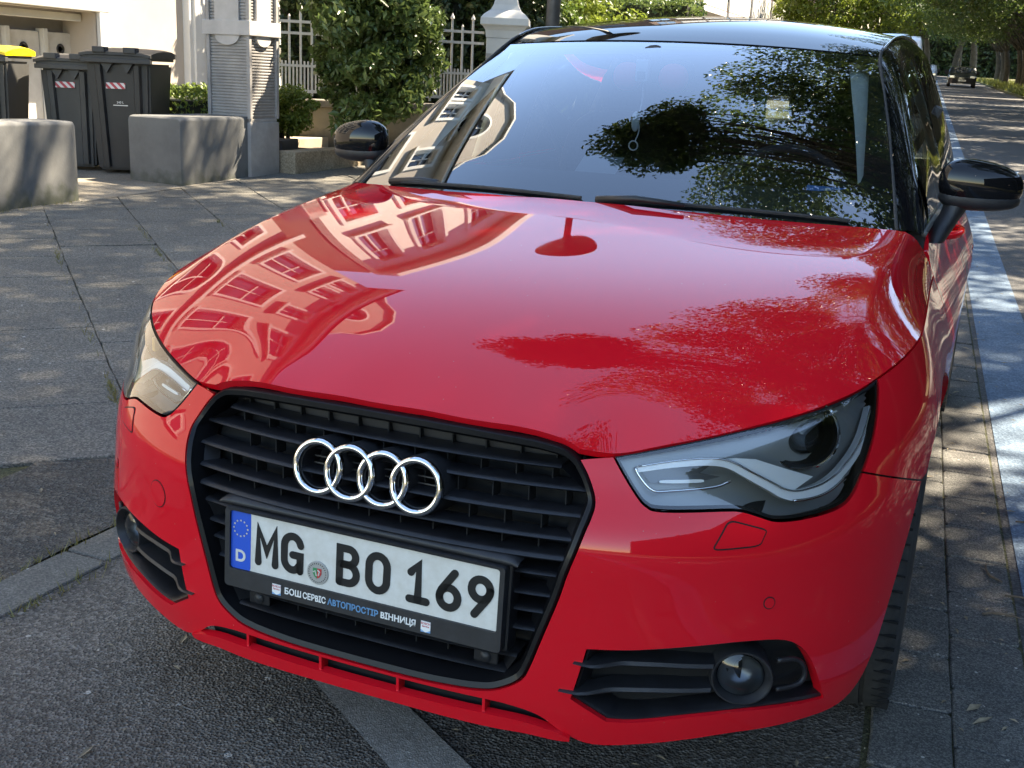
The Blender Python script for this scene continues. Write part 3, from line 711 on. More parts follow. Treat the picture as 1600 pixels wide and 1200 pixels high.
# --- fog lamp nests
for sgn in (1, -1):
    nest = bpy.data.objects.new('fog_lamp_nest', None); link(nest, car)
    fp = FOG * [sgn, 1]
    rings = [Fsurf(np.array(inset(fp, d)))[0] + np.array([0, y, 0]) for d, y in ((-.001, .010), (.003, .008), (.006, .014), (.010, .065))]
    loft('nest_frame', rings, PLAST2, nest, 30)
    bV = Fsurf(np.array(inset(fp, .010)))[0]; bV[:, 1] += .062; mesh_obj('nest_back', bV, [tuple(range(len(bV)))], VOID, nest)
    for (sa, za, sb, zb_) in ((.470, .353, .735, .345), (.446, .300, .735, .302)):
        pts = []
        for k in range(17):
            t = k / 16; s = sa + (sb - sa) * t; z = za + (zb_ - za) * t - .005 * math.sin(math.pi * min(1, t * 1.6)) * (1 - t)
            u_ = min(1, max(0, (t - .10) / .3)); pts.append((s, z, -.005 + .024 * u_ * u_ * (3 - 2 * u_)))
        V = []; F = []
        for k, (s, z, d) in enumerate(pts):
            p = F1(sgn * s, z, d); h = .0058 * min(1, .15 + k / 5)
            V += [p + np.array(v) for v in ((0, 0, h), (0, -.003, 0), (0, .001, -h * .6), (0, .045, -h), (0, .045, h * 1.3))]
        for k in range(16): F += [(k * 5 + j, k * 5 + (j + 1) % 5, (k + 1) * 5 + (j + 1) % 5, (k + 1) * 5 + j) for j in range(5)]
        F += [(0, 1, 2, 3, 4), (84, 83, 82, 81, 80)]
        MB().add(V, F).build('nest_slat', PLAST, nest, angle=35)
    c = F1(sgn * .792, .325, .021); P0, N0 = Fsurf(np.array([[sgn * .8153, .3228]])); ax = Vector(N0[0]).lerp(Vector((0, -1, 0)), .45).normalized(); q = Vector((0, 0, 1)).rotation_difference(ax)
    for nm, prof, m in (('fog_lamp_bezel', [(.0525, -.05), (.0525, .004), (.0505, .009), (.048, .009), (.0405, -.004), (.0385, -.03)], PLAST),
                        ('fog_lamp_reflector', [(0, -.034), (.02, -.028), (.034, -.014), (.0385, -.004)], mat('fog_reflector', (.28, .28, .27), .35, .8)),
                        ('fog_lamp_glass', [(0, .007), (.018, .0055), (.032, .0), (.0395, -.0035)], BULB)):
        o = MB().lathe(prof, 40).build(nm, m, nest, angle=35); o.rotation_mode = 'QUATERNION'; o.rotation_quaternion = q; o.location = Vector(c); o.scale = (1, .93 if nm else 1, 1)
    hp = onF([(.855, .352), (.89, .350), (.912, .338), (.922, .318), (.915, .302), (.89, .298), (.86, .298)], .012, sgn)
    MB().tube(crom(hp, 4), .0045, 8).build('nest_loop', PLAST, nest, smooth=True)
# black box put in for the dark space behind the front skin, then underbody
MB().box((-.62, .16, .20), (.62, .30, .60)).build('dark_backing', VOID, car)
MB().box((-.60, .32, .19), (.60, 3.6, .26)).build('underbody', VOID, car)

# --- number plate in its holder (local axes: x right, z up, y into the car)
def text_mesh(name, body, size, m, parent, loc, extrude=.0003, align='LEFT', bold=.0, width=None):
    cu = bpy.data.curves.new(name, 'FONT'); cu.body = body; cu.size = 1; cu.extrude = extrude / size; bold = bold / size; cu.align_x = align; cu.align_y = 'CENTER'; cu.offset = bold
    o = bpy.data.objects.new(name, cu); COL.objects.link(o); dg = bpy.context.evaluated_depsgraph_get(); dg.update()
    me = bpy.data.meshes.new_from_object(o.evaluated_get(dg)); COL.objects.unlink(o); bpy.data.objects.remove(o)
    co = np.zeros(len(me.vertices) * 3); me.vertices.foreach_get('co', co); co = co.reshape(-1, 3) * size
    if width: co[:, 0] *= width / (np.ptp(co[:, 0]) + 1e-9)
    me.vertices.foreach_set('co', co.ravel())
    me.materials.clear(); me.materials.append(m); o = bpy.data.objects.new(name, me); link(o, parent); o.location = loc; o.rotation_euler = (R(90), 0, 0)
    return o
def ribbon(pts, wd, closed=False, y0=0., y1=-.0012):
    """flat stroke with round ends, as a solid"""
    P = np.array([p for k_, p in enumerate(pts) if k_ == 0 or math.hypot(p[0] - pts[k_ - 1][0], p[1] - pts[k_ - 1][1]) > 1e-5], float); n = len(P)
    if closed: t = np.roll(P, -1, 0) - np.roll(P, 1, 0)
    else: t = np.gradient(P, axis=0)
    d = np.diff(np.concatenate([P, P[:1]] if closed else [P]), axis=0); d /= np.linalg.norm(d, axis=1)[:, None] + 1e-12
    V = []; F = []
    L = np.zeros_like(P); 
    for i in range(n):
        d1 = d[i - 1] if (i or closed) else d[0]; d2 = d[i] if i < len(d) else d[-1]
        n1 = np.array([-d1[1], d1[0]]); n2 = np.array([-d2[1], d2[0]]); nn = n1 + n2; nn /= np.linalg.norm(nn) + 1e-9
        L[i] = nn / max(.55, nn @ n1)
    A = P + L * wd / 2; B = P - L * wd / 2
    if closed:
        for r, y in ((A, y0), (B, y0), (A, y1), (B, y1)): V += [(p[0], y, p[1]) for p in r]
        for i in range(n):
            j = (i + 1) % n; F += [(2 * n + i, 3 * n + i, 3 * n + j, 2 * n + j), (i, 2 * n + i, 2 * n + j, j), (n + i, n + j, 3 * n + j, 3 * n + i)]
    else:
        cap = []
        def arcp(c, d0, s): 
            a0 = math.atan2(d0[1], d0[0]); return [c + wd / 2 * np.array([math.cos(a0 + s * math.pi * k / 6), math.sin(a0 + s * math.pi * k / 6)]) for k in range(1, 6)]
        out = list(A) + arcp(P[-1], A[-1] - P[-1], -1) + list(B[::-1]) + arcp(P[0], B[0] - P[0], -1)
        m = len(out); V = [(p[0], y0, p[1]) for p in out] + [(p[0], y1, p[1]) for p in out]
        nA = n; b0 = n + 5
        for i in range(n - 1): F.append((m + i, m + i + 1, m + b0 + n - 2 - i, m + b0 + n - 1 - i))
        F.append(tuple(m + k for k in [n - 1] + list(range(n, n + 5)) + [b0])); F.append(tuple(m + k for k in [b0 + n - 1] + list(range(b0 + n, m)) + [0]))
        F += [(i, (i + 1) % m, m + (i + 1) % m, m + i) for i in range(m)]
    return V, F
def arc(cx, cy, rx, ry, a0, a1, n=14): return [(cx + rx * math.cos(R(a0 + (a1 - a0) * k / n)), cy + ry * math.sin(R(a0 + (a1 - a0) * k / n))) for k in range(n + 1)]
GLY = {  # strokes in a unit box 1 wide and 1.6 high, as embossed plate letters run
    'M': [([(0, 0), (0, 1.6), (.5, .55), (1, 1.6), (1, 0)], 0)],
    'G': [([(1, 1.22)] + arc(.5, 1.12, .5, .48, 20, 180) + arc(.5, .48, .5, .48, 180, 305) + [(.93, .30), (.98, 0)], 0), ([(.98, 0), (.98, .72), (.52, .72)], 0)],
    'B': [([(0, 0), (0, 1.6), (.5, 1.6)] + arc(.5, 1.23, .43, .37, 90, -90) + [(.1, .86)], 0), ([(.1, .86), (.5, .86)] + arc(.5, .43, .5, .43, 90, -90) + [(0, 0)], 0)],
    'O': [(arc(.5, 1.1, .5, .5, 0, 180) + arc(.5, .5, .5, .5, 180, 360), 1)],
    '1': [([(.05, 1.22), (.5, 1.6), (.5, 0)], 0), ([(0, 0), (1, 0)], 0)],
    '6': [([(.78, 1.6), (.12, .78)] + arc(.5, .45, .5, .45, 150, 180, 4), 0), (arc(.5, .45, .5, .45, 0, 352, 26), 1)],
}
GLY['9'] = [([(1 - x, 1.6 - z) for x, z in p_], c_) for p_, c_ in GLY['6']]
WHITE = mat('plate_white', (.66, .64, .58), .35, coat=.3, noise=(40, .18, (.58, .55, .48)))
LETB = mat('plate_black', (.012, .012, .012), .35)
EUB = mat('plate_blue', (.008, .085, .50), .35, coat=.3)
plate = bpy.data.objects.new('number_plate', None); link(plate, car)
plate.location = (0, -.0235, .441); plate.rotation_euler = (R(-3), 0, 0)
def rrect(x0, z0, x1, z1, r, n=4):
    out = []
    for cx, cz, a in ((x1 - r, z1 - r, 0), (x0 + r, z1 - r, 90), (x0 + r, z0 + r, 180), (x1 - r, z0 + r, 270)):
        out += [(cx + r * math.cos(R(a + 90 * k / n)), cz + r * math.sin(R(a + 90 * k / n))) for k in range(n + 1)]
    return out
pl = MB().prism(rrect(-.26, -.055, .26, .055, .006), .0006, .004, 'Y').build('plate_sheet', WHITE, plate, angle=40)
MB().prism(rrect(-.2595, -.0545, -.2175, .0545, .005), .0001, .003, 'Y').build('blue_band', EUB, plate)
stars = MB()
for k in range(12):
    a = 2 * math.pi * k / 12; cx, cz = -.2385 + .0145 * math.cos(a), .022 + .0145 * math.sin(a)
    P = [(cx + (.0021 if i % 2 == 0 else .0009) * math.sin(math.pi * i / 5), cz + (.0021 if i % 2 == 0 else .0009) * math.cos(math.pi * i / 5)) for i in range(10)]
    stars.prism(P, -.0004, .001, 'Y')
stars.build('star_ring', mat('star_gold', (.72, .60, .30), .4), plate)
text_mesh('country_letter', 'D', .030, WHITE, plate, (-.2385, -.0002, -.030), .0004, 'CENTER', .0009)
for ch, u, wd in (('M', .0765, .0475), ('G', .1290, .0455), ('B', .240, .0455), ('O', .2975, .0470), ('1', .3735, .0440), ('6', .4295, .0455), ('9', .4860, .0455)):
    mb = MB()
    for pts, cl in GLY[ch]:
        q = [((x - .5) * (wd - .0125), (z - .8) * (.0735 - .0125) / 1.6) for x, z in pts]
        if cl: q = q[:-1]
        mb.add(*ribbon(q, .0136, bool(cl)))
    o = mb.build('plate_character', LETB, plate); o.location = (u - .26, .0005, -.0015)
seal = MB().lathe([(0, -.0016), (.0205, -.0016), (.0212, -.0006), (.0212, .001)], 36, 'Y').build('registration_seal', mat('seal_grey', (.38, .37, .34), .4, .3), plate); seal.location = (.181 - .26, 0, -.026)
SG, SR = mat('seal_green', (.02, .22, .08), .4), mat('seal_red', (.50, .04, .04), .4)
for m, P in ((SG, [(-.0085, .0085), (0, .0085), (0, -.010), (-.005, -.007), (-.0085, -.001)]), (SR, [(0, .0085), (.0085, .0085), (.0085, -.001), (.005, -.007), (0, -.010)])):
    o = MB().prism(P, -.0024, -.001, 'Y').build('seal_shield', m, plate); o.location = seal.location
MB().tube([(-.0075, -.0026, .001), (-.004, -.0026, .004), (-.001, -.0026, -.005)], .0012, 6).build('seal_figure', WHITE, plate).location = seal.location
MB().tube([(.0015, -.0026, .006), (.005, -.0026, .003), (.003, -.0026, -.004)], .0014, 6).build('seal_figure', WHITE, plate).location = seal.location
for k in range(26):
    a = 2 * math.pi * k / 26; o = MB().box((-.0006, -.0021, -.0011), (.0006, -.001, .0011)).build('seal_legend', LETB, plate)
    o.location = (seal.location.x + .0168 * math.cos(a), 0, seal.location.z + .0168 * math.sin(a)); o.rotation_euler = (0, -a + HP, 0)
# holder: frame round the sheet and the advertising strip below it
fo = rrect(-.2690, -.0880, .2690, .0600, .007); fi = rrect(-.2588, -.0535, .2588, .0540, .005)
V = [(x, .016, z) for x, z in fo] + [(x, -.002, z) for x, z in fo] + [(x * .996, -.0055, z * .985) for x, z in fo] + [(x, -.0045, z) for x, z in fi] + [(x, .002, z) for x, z in fi]
nf = len(fo); F = [(k * nf + i, k * nf + (i + 1) % nf, (k + 1) * nf + (i + 1) % nf, (k + 1) * nf + i) for k in range(4) for i in range(nf)]
hold = MB().add(V, F).build('plate_holder', PLAST, plate, angle=35)
TW, TB = mat('print_white', (.75, .74, .70), .5), mat('print_blue', (.10, .26, .44), .5)
zt = -.0715; yt = -.0058
for body, x0, x1, m in (('БОШ', -.142, -.1085, TW), ('СЕРBІС', -.1045, -.0585, TW), ('АBТОПРОСТІР', -.0545, .0445, TB), ('BІННИЦЯ', .0485, .1145, TW)):
    text_mesh('advert_text', body, .0155, m, plate, (x0, yt, zt), .0002, 'LEFT', .0004, x1 - x0)
for x in (-.158, .134):
    P = [(-.0088, .0085), (.0088, .0085), (.0088, -.006), (0, -.0105), (-.0088, -.006)]
    MB().prism(P, -.0062, -.005, 'Y').build('advert_shield', TW, plate).location = (x, 0, zt)
    MB().prism([(-.0088, -.0035), (.0, -.0075), (.0088, -.0035), (.0088, -.0105), (-.0088, -.0105)], -.0061, -.005, 'Y').build('advert_shield_base', mat('shield_blue', (.16, .34, .56), .5), plate).location = (x, 0, zt)
    text_mesh('advert_shield_text', 'BOSCH', .0052, mat('shield_red', (.5, .05, .06), .5), plate, (x, -.0064, zt + .0048), .0001, 'CENTER', .0001)
    text_mesh('advert_shield_text', 'Service', .0046, mat('shield_red', (.5, .05, .06), .5), plate, (x, -.0064, zt), .0001, 'CENTER', .0001)
V = []; F = []   # rounded ledge of the plate carrier above the holder
sec = [(.03, .058), (.006, .060), (.001, .065), (.003, .071), (.010, .075), (.03, .077)]
for x, k in ((-.286, .55), (-.276, .92), (-.262, 1), (0, 1), (.262, 1), (.276, .92), (.286, .55)): V += [(x, y, .058 + (z - .058) * k) for y, z in sec]
for i in range(6): F += [(i * 6 + j, i * 6 + j + 1, (i + 1) * 6 + j + 1, (i + 1) * 6 + j) for j in range(5)]
MB().add(V, F).build('carrier_ledge', PLAST, plate, smooth=True)
MB().box((-.274, .012, -.092), (.274, .05, .068), .006).build('plate_carrier', PLAST2, plate)

# --- windscreen
def lerp(a, b, t): return a + (b - a) * t
def Wpos(s, t):
    xb, yb, zb = .700 * s, 1.035 + .135 * s * s, .962 - .012 * s * s
    xt, yt_, zt_ = .553 * s, 1.705 + .085 * s * s, 1.366 - .018 * s * s
    k = t; bul = 4 * t * (1 - t) * (.018 + .010 * (1 - s * s))
    return np.stack([lerp(xb, xt, k), lerp(yb, yt_, k) - bul * .5, lerp(zb, zt_, k) + bul * .85], -1)
def Wsurf(uv, P=Wpos):
    s, t = uv[:, 0], uv[:, 1]; e = 1e-3; p = P(s, t); du = P(s + e, t) - P(s - e, t); dv = P(s, t + e) - P(s, t - e)
    n = np.cross(du, dv); n /= np.linalg.norm(n, axis=1)[:, None]; return p, n
sq = [(-1, 0), (1, 0), (1, 1), (-1, 1)]
ws = panel('windscreen', sq, [], Wsurf, .05, GLASS, car, 0)
hole = rounded(np.array([(-.90, .15), (.90, .15), (.955, .965), (-.955, .965)]), .12, 5)
FRIT = mat('black_enamel', (.006, .006, .006), .5)
panel('windscreen_frit', [(-1, 0), (1, 0), (1, 1), (-1, 1)], [hole], Wsurf, .05, FRIT, car, 0, .004)
# --- roof
zc_ = spl([1.70, 1.85, 2.0, 2.2, 2.6, 3.0, 3.3, 3.6], [1.368, 1.412, 1.443, 1.468, 1.482, 1.468, 1.434, 1.376])
ze_ = spl([1.79, 1.95, 2.1, 2.3, 2.7, 3.1, 3.4, 3.66], [1.349, 1.389, 1.410, 1.424, 1.430, 1.414, 1.378, 1.328])
xe_ = spl([1.79, 2.1, 2.5, 3.0, 3.66], [.553, .562, .565, .556, .525])
def Rpos(s, t):
    yc = 1.709 + t * (3.6 - 1.709); ye = 1.794 + t * (3.66 - 1.794); k = np.abs(s)**2.2
    return np.stack([s * xe_(ye), lerp(yc, ye, s * s), lerp(zc_(yc), ze_(ye), k)], -1)
panel('roof', [(-1, 0), (1, 0), (1, 1), (-1, 1)], [], lambda uv: Wsurf(uv, Rpos), .04, BGLOSS, car, .014)
lin = panel('headlining', [(-1, .02), (1, .02), (1, 1), (-1, 1)], [], lambda uv: Wsurf(uv, Rpos), .12, mat('headlining_grey', (.24, .24, .23), .9), car, 0, .05)
# --- pillars, side glass (right-hand curves, mirrored)
Ic = crom([(.702, 1.172, .949), (.665, 1.33, 1.06), (.628, 1.49, 1.165), (.588, 1.65, 1.265), (.556, 1.796, 1.349), (.560, 1.95, 1.390), (.564, 2.1, 1.411), (.567, 2.4, 1.427), (.567, 2.8, 1.428), (.556, 3.1, 1.415), (.54, 3.4, 1.379), (.527, 3.66, 1.328)], 5)
Oc = crom([(.752, 1.205, .944), (.722, 1.35, 1.045), (.690, 1.50, 1.135), (.655, 1.66, 1.225), (.622, 1.83, 1.305), (.614, 1.99, 1.345), (.617, 2.14, 1.362), (.622, 2.42, 1.374), (.622, 2.8, 1.370), (.612, 3.1, 1.345), (.596, 3.38, 1.29), (.578, 3.66, 1.20)], 5)
Bc = crom([(.755, 1.222, .943), (.757, 1.34, .948), (.760, 1.48, .953), (.763, 1.66, .957), (.765, 1.84, .960), (.766, 2.0, .962), (.766, 2.15, .965), (.765, 2.42, .969), (.760, 2.8, .978), (.752, 3.1, .986), (.735, 3.38, .993), (.70, 3.66, 1.0)], 5)
def strip(name, A, B, i0, i1, m, parent, sgn, bulge=.0, cols=7, v0=0., v1=1.):
    V = []; F = []; n = i1 - i0 + 1
    for c in range(cols):
        v = v0 + (v1 - v0) * c / (cols - 1)
        P = A[i0:i1 + 1] + (B[i0:i1 + 1] - A[i0:i1 + 1]) * v + np.array([.75, 0, .65]) * (4 * v * (1 - v) * bulge)
        V += [(p[0] * sgn, p[1], p[2]) for p in P]
    for c in range(cols - 1): F += [(c * n + i, c * n + i + 1, (c + 1) * n + i + 1, (c + 1) * n + i) for i in range(n - 1)]
    o = MB().add(V, F).build(name, m, parent, smooth=True); return o
TRIM = mat('beige_pillar_trim', (.80, .80, .70), .75); CABT = mat('cabin_grey', (.05, .05, .052), .85)
nI = len(Ic) - 1
for sgn in (1, -1):
    strip('roof_rail', Ic, Oc, 0, nI, BGLOSS, car, sgn, .007, 8)
    tr = np.array([.03, -.0, -.03])
    strip('pillar_trim', Ic - [.030, -.030, .010], Ic - [.088, -.050, .0], 1, 20, TRIM, car, sgn, .012, 6)
    strip('side_window', Oc, Bc, 6, 28, SIDEG, car, sgn, .012)
    strip('side_window', Oc, Bc, 0, 6, BGLOSS, car, sgn, .006).name = 'mirror_triangle'
    strip('centre_pillar', Oc, Bc, 28, 33, BGLOSS, car, sgn, .014)
    strip('side_window', Oc, Bc, 33, 46, SIDEG, car, sgn, .012)
    strip('rear_pillar', Oc, Bc, 46, nI, BGLOSS, car, sgn, .014)
    strip('rear_pillar_trim', Oc - [.025, 0, .01], Bc - [.025, 0, 0], 45, nI, CABT, car, sgn, .014); strip('centre_pillar_trim', Oc - [.025, 0, .01], Bc - [.025, 0, 0], 27, 34, TRIM, car, sgn, .014)
    MB().tube([(p[0] * sgn + .004 * sgn, p[1], p[2]) for p in Bc[0:50]], .007, 8).build('window_seal', mat('grey_seal', (.10, .10, .095), .5), car, smooth=True)
    MB().tube([(p[0] * sgn, p[1], p[2]) for p in Ic[0:24] + [.0, -.003, .003]], .0045, 6).build('screen_seal', RUBBER, car, smooth=True)
    MB().tube([(p[0] * sgn, p[1], p[2]) for p in Ic[21:] + [.002, 0, .004]], .004, 6).build('roof_drip', mat('dark_chrome', (.25, .25, .26), .15, 1), car, smooth=True)
    V = [(p[0] * sgn, p[1], p[2]) for p in Bc] + [(float(az(min(.97, belt(p[1])))) * sgn, p[1], belt(p[1])) for p in Bc]; n = len(Bc)
    mesh_obj('window_ledge', V, [(i, i + 1, n + i + 1, n + i) for i in range(n - 1)], BGLOSS, car)
# tailgate
V = []; F = []
for (y, z, x, k) in ((3.60, 1.362, .527, .045), (3.70, 1.25, .60, .05), (3.80, 1.12, .64, .06), (3.86, .98, .67, .06)):
    for i in range(13):
        s = -1 + i / 6; V.append((x * s, y - .06 * s * s * 0 + k * (1 - s * s), z))
for r in range(3): F += [(r * 13 + i, r * 13 + i + 1, (r + 1) * 13 + i + 1, (r + 1) * 13 + i) for i in range(12)]
MB().add(V, F).build('rear_window', SIDEG, car, smooth=True)
mesh_obj('tailgate_ledge', [(-.75, 3.3, .985), (.75, 3.3, .985), (.67, 3.88, .985), (-.67, 3.88, .985)], [(0, 1, 2, 3)], BGLOSS, car)
LINR = mat('boot_lining', (.02, .02, .021), .9)
for sgn in (1, -1): panel('boot_lining', np.array([yz(2.4, .3)] + [(SEND + t, .3) for t in np.linspace(.02, HP, 8)] + [(SEND + t, .981) for t in np.linspace(HP, .02, 8)] + [yz(3.2, .988), yz(2.4, .967)]) * [sgn, 1], [], Fin(.010), .1, LINR, car, 0)
MB().box((-.64, 3.08, .92), (.64, 3.8, .95), .01).build('parcel_shelf', LINR, car)
# --- door mirrors
def superell(c, h, e, n1=28, n2=18, cut=None):
    V = []; F = []
    sg = lambda v, p: math.copysign(abs(v)**p, v)
    for j in range(n2 + 1):
        b = -HP + math.pi * j / n2
        for i in range(n1):
            a = 2 * math.pi * i / n1
            x = sg(math.cos(b), e) * sg(math.cos(a), e); y = sg(math.cos(b), e) * sg(math.sin(a), e); z = sg(math.sin(b), e)
            V.append((c[0] + h[0] * x, c[1] + h[1] * y, c[2] + h[2] * z))
    for j in range(n2): F += [(j * n1 + i, j * n1 + (i + 1) % n1, (j + 1) * n1 + (i + 1) % n1, (j + 1) * n1 + i) for i in range(n1)]
    return V, F
for sgn in (1, -1):
    mr = bpy.data.objects.new('door_mirror', None); link(mr, car)
    V, F = superell((0, 0, 0), (.096, .050, .066), .80)
    V2 = []
    for x, y, z in V:
        t = (x + .1) / .2                                   # slimmer and lower towards the outer end
        z = z * (1 - .28 * t) + .010 * (1 - t); y = y * (1 - .12 * t) + .03 * t * t
        if y > .03: y = .03 + (y - .03) * .25
        V2.append((sgn * (.862 + x), 1.415 + y, 1.046 + z))
    MB().add(V2, F).build('mirror_shell', BGLOSS, mr, smooth=True)
    V3 = [(sgn * .862 + (x - sgn * .862) * .965, 1.415 + (y - 1.415) * .95 + .002, 1.018 + (z - 1.046) * .50 - .004) for x, y, z in V2]
    MB().add(V3, F).build('mirror_base', PLAST, mr, smooth=True)
    V = []; F = []
    rings = [((.815, 1.42, 1.0), .036, .030), ((.805, 1.415, .975), .034, .026), ((.79, 1.405, .945), .042, .026), ((.778, 1.395, .91), .055, .022)]
    for c, ry, rx in rings: V += [(sgn * (c[0] + rx * math.cos(2 * math.pi * i / 16)), c[1] + ry * math.sin(2 * math.pi * i / 16), c[2]) for i in range(16)]
    for k in range(3): F += [(k * 16 + i, k * 16 + (i + 1) % 16, (k + 1) * 16 + (i + 1) % 16, (k + 1) * 16 + i) for i in range(16)]
    MB().add(V, F).build('mirror_foot', PLAST, mr, smooth=True)
    MB().box((sgn * .862 - .08, 1.452, 1.005), (sgn * .862 + .08, 1.456, 1.085), .001).build('mirror_glass', CHROME, mr)
# --- wheels
for (y, nm) in ((AXF, 'f'), (AXR, 'r')):
    for sgn in (1, -1):
        wh = bpy.data.objects.new('wheel', None); link(wh, car); wh.location = (sgn * .737, y, WR - .002)
        pr = [(.205, -.095), (.235, -.108), (.27, -.109), (.292, -.100), (.303, -.084)]
        for g in (-.055, -.018, .018, .055): pr += [(.306, g - .006), (.3055, g - .0045), (.299, g - .004), (.299, g + .004), (.3055, g + .0045), (.306, g + .006)]
        pr += [(.303, .084), (.292, .100), (.27, .109), (.235, .108), (.205, .095)]
        MB().lathe(pr, 72, 'X').build('tyre', RUBBER, wh, angle=35)
        mb = MB()
        for k in range(64):
            a = 2 * math.pi * k / 64
            for xx in (-.09, .09): mb.box((xx - .016, -.002, .297), (xx + .016, .0015, .3045), 0, Matrix.Rotation(a, 3, 'X'), (0, 0, 0))
        mb.build('tread_edge', VOID, wh)['kind'] = 'stuff'
        MB().lathe([(.208, -.09), (.203, -.085), (.195, .06), (.203, .088), (.212, .093)], 48, 'X').build('rim', SILVER, wh, angle=40)
        sp_ = MB()
        for k in range(5):
            a = 2 * math.pi * k / 5
            sp_.box((sgn * .05 - .012, -.03, .05), (sgn * .05 + .012, .03, .2), .006, Matrix.Rotation(a, 3, 'X'), (0, 0, 0))
        sp_.lathe([(0, sgn * .07), (.05, sgn * .066), (.065, sgn * .04)], 24, 'X'); sp_.build('spokes', SILVER, wh)
        MB().lathe([(0, -sgn * .02), (.15, -sgn * .02)], 24, 'X').build('brake_disc', mat('steel', (.3, .3, .3), .4, 1), wh)
    for sgn in (1, -1):
        V = []; F = []
        for k in range(19):
            a = R(-15 + 210 * k / 18)
            for xx in (.50, .735): V.append((sgn * xx, y - .375 * math.cos(a), .32 + .375 * math.sin(a)))
        for k in range(18): F.append((2 * k, 2 * k + 1, 2 * k + 3, 2 * k + 2))
        mesh_obj('wheel_arch_liner', V, F, VOID, car)
# --- wipers, cowl
cw = []
for s in np.linspace(-1, 1, 25): cw += [(.745 * s, .985 + .165 * s * s, .962 - .022 * s * s), (.72 * s, 1.06 + .125 * s * s, .964 - .012 * s * s)]
mesh_obj('cowl', [(x, y, z - .016) for x, y, z in cw], [(2 * i, 2 * i + 1, 2 * i + 3, 2 * i + 2) for i in range(24)], PLAST, car, smooth=True)
for x0, x1 in ((-.60, -.02), (.02, .60)):
    pts = []
    for k in range(9):
        s = (x0 + (x1 - x0) * k / 8) / .70; p, nn_ = Wsurf(np.array([[s, .018 + .010 * math.sin(k / 8 * 3)]])); pts.append(p[0] + nn_[0] * .006)
    MB().tube(pts, .0045, 6).build('wiper_blade', RUBBER, car)
    p0 = np.array(pts[0 if x0 < -.3 else 0]); MB().tube([p0, p0 + [.10, -.02, .012], p0 + [.22, -.015, .006]], [.009, .008, .005], 8).build('wiper_arm', PLAST, car, smooth=True)
# --- cabin
CAB = mat('cabin_black', (.018, .018, .020), .75, noise=(20, .3)); SEAT = mat('seat_fabric', (.025, .025, .028), .9, noise=(80, .4))
V = []; F = []
for i, s in enumerate(np.linspace(-1, 1, 17)):
    V += [(.69 * s, 1.10 + .12 * s * s, .945 - .012 * s * s), (.69 * s, 1.30 + .09 * s * s, .965), (.69 * s, 1.46 + .05 * s * s, .955), (.69 * s, 1.52 + .03 * s * s, .915), (.69 * s, 1.50, .70)]
for i in range(16): F += [(i * 5 + k, i * 5 + k + 1, (i + 1) * 5 + k + 1, (i + 1) * 5 + k) for k in range(4)]
MB().add(V, F).build('dashboard', CAB, car, smooth=True)
MB().box((-.72, 1.2, .28), (.72, 3.7, .34)).build('cabin_floor', CAB, car)
for s in (1, -1):
    MB().box((s * .74 - .02, 1.25, .30), (s * .74 + .02, 3.5, .945), .008).build('door_card', CAB, car)
    seat = bpy.data.objects.new('front_seat', None); link(seat, car); seat.location = (s * .34, 2.02, 0)
    for nm, c, h, e, rx in (('cushion', (0, .0, .50), (.25, .27, .09), .5, 4), ('backrest', (0, .34, .83), (.235, .085, .33), .5, -14), ('headrest', (0, .46, 1.22), (.13, .055, .085), .55, -8)):
        V, F = superell((0, 0, 0), h, e); o = MB().add(V, F).build(nm, SEAT, seat, smooth=True); o.location = c; o.rotation_euler = (R(rx), 0, 0)
    for xx in (-.05, .05): MB().tube([(xx, .43, 1.10), (xx, .455, 1.18)], .006, 6).build('headrest_post', CHROME, seat)
    MB().tube([(s * .70, 2.36, 1.22), (s * .60, 2.42, 1.0), (s * .53, 2.46, .72)], .014, 6).build('seat_belt', mat('belt_grey', (.09, .09, .09), .8), car)
V, F = superell((0, 3.0, .80), (.60, .10, .32), .4); MB().add(V, F).build('rear_bench', SEAT, car, smooth=True)
for x in (-.34, .34):
    V, F = superell((x, 3.05, 1.16), (.12, .05, .07), .55); MB().add(V, F).build('rear_headrest', SEAT, car, smooth=True)
stw = MB(); stw.tube([(.18 * math.cos(a), .18 * math.sin(a) * .42, .18 * math.sin(a) * .9) for a in np.linspace(0, 2 * math.pi, 33)[:-1]], .016, 8, closed=True)
for a in (0, math.pi, -HP): stw.tube([(0, 0, 0), (.17 * math.cos(a), .17 * math.sin(a) * .42, .17 * math.sin(a) * .9)], .02, 6)
o = stw.build('steering_wheel', CAB, car, smooth=True); o.location = (.36, 1.60, .93)
# inner mirror with its stem, sensor box, red plush pair and a charm on a string
V, F = superell((0, 0, 0), (.095, .02, .034), .5); o = MB().add(V, F).build('inner_mirror', CAB, car, smooth=True); o.location = (-.03, 1.71, 1.285); o.rotation_euler = (R(10), 0, R(-6))
MB().tube([(-.05, 1.66, 1.345), (-.05, 1.68, 1.31), (-.03, 1.70, 1.29)], [.026, .022, .014], 10).build('mirror_stem', CAB, car, smooth=True)
MB().box((-.078, 1.60, 1.255), (-.042, 1.625, 1.315), .004).build('sensor_box', mat('sensor_grey', (.42, .43, .43), .6), car)
MB().box((-.072, 1.598, 1.262), (-.048, 1.602, 1.282)).build('sensor_window', VOID, car)
for x in (-.118, .017):
    V, F = superell((x, 1.66, 1.268), (.042, .03, .040), .9); MB().add(V, F).build('red_plush', mat('red_plush_felt', (.80, .06, .07), .95, bump=(300, .5, .002)), car, smooth=True)
CHM = mat('charm_white', (.7, .7, .68), .6)
MB().tube(crom([(-.058, 1.62, 1.25), (-.056, 1.615, 1.20), (-.062, 1.61, 1.16), (-.058, 1.61, 1.12), (-.066, 1.605, 1.09)], 4), .0018, 5).build('charm_string', CHM, car)
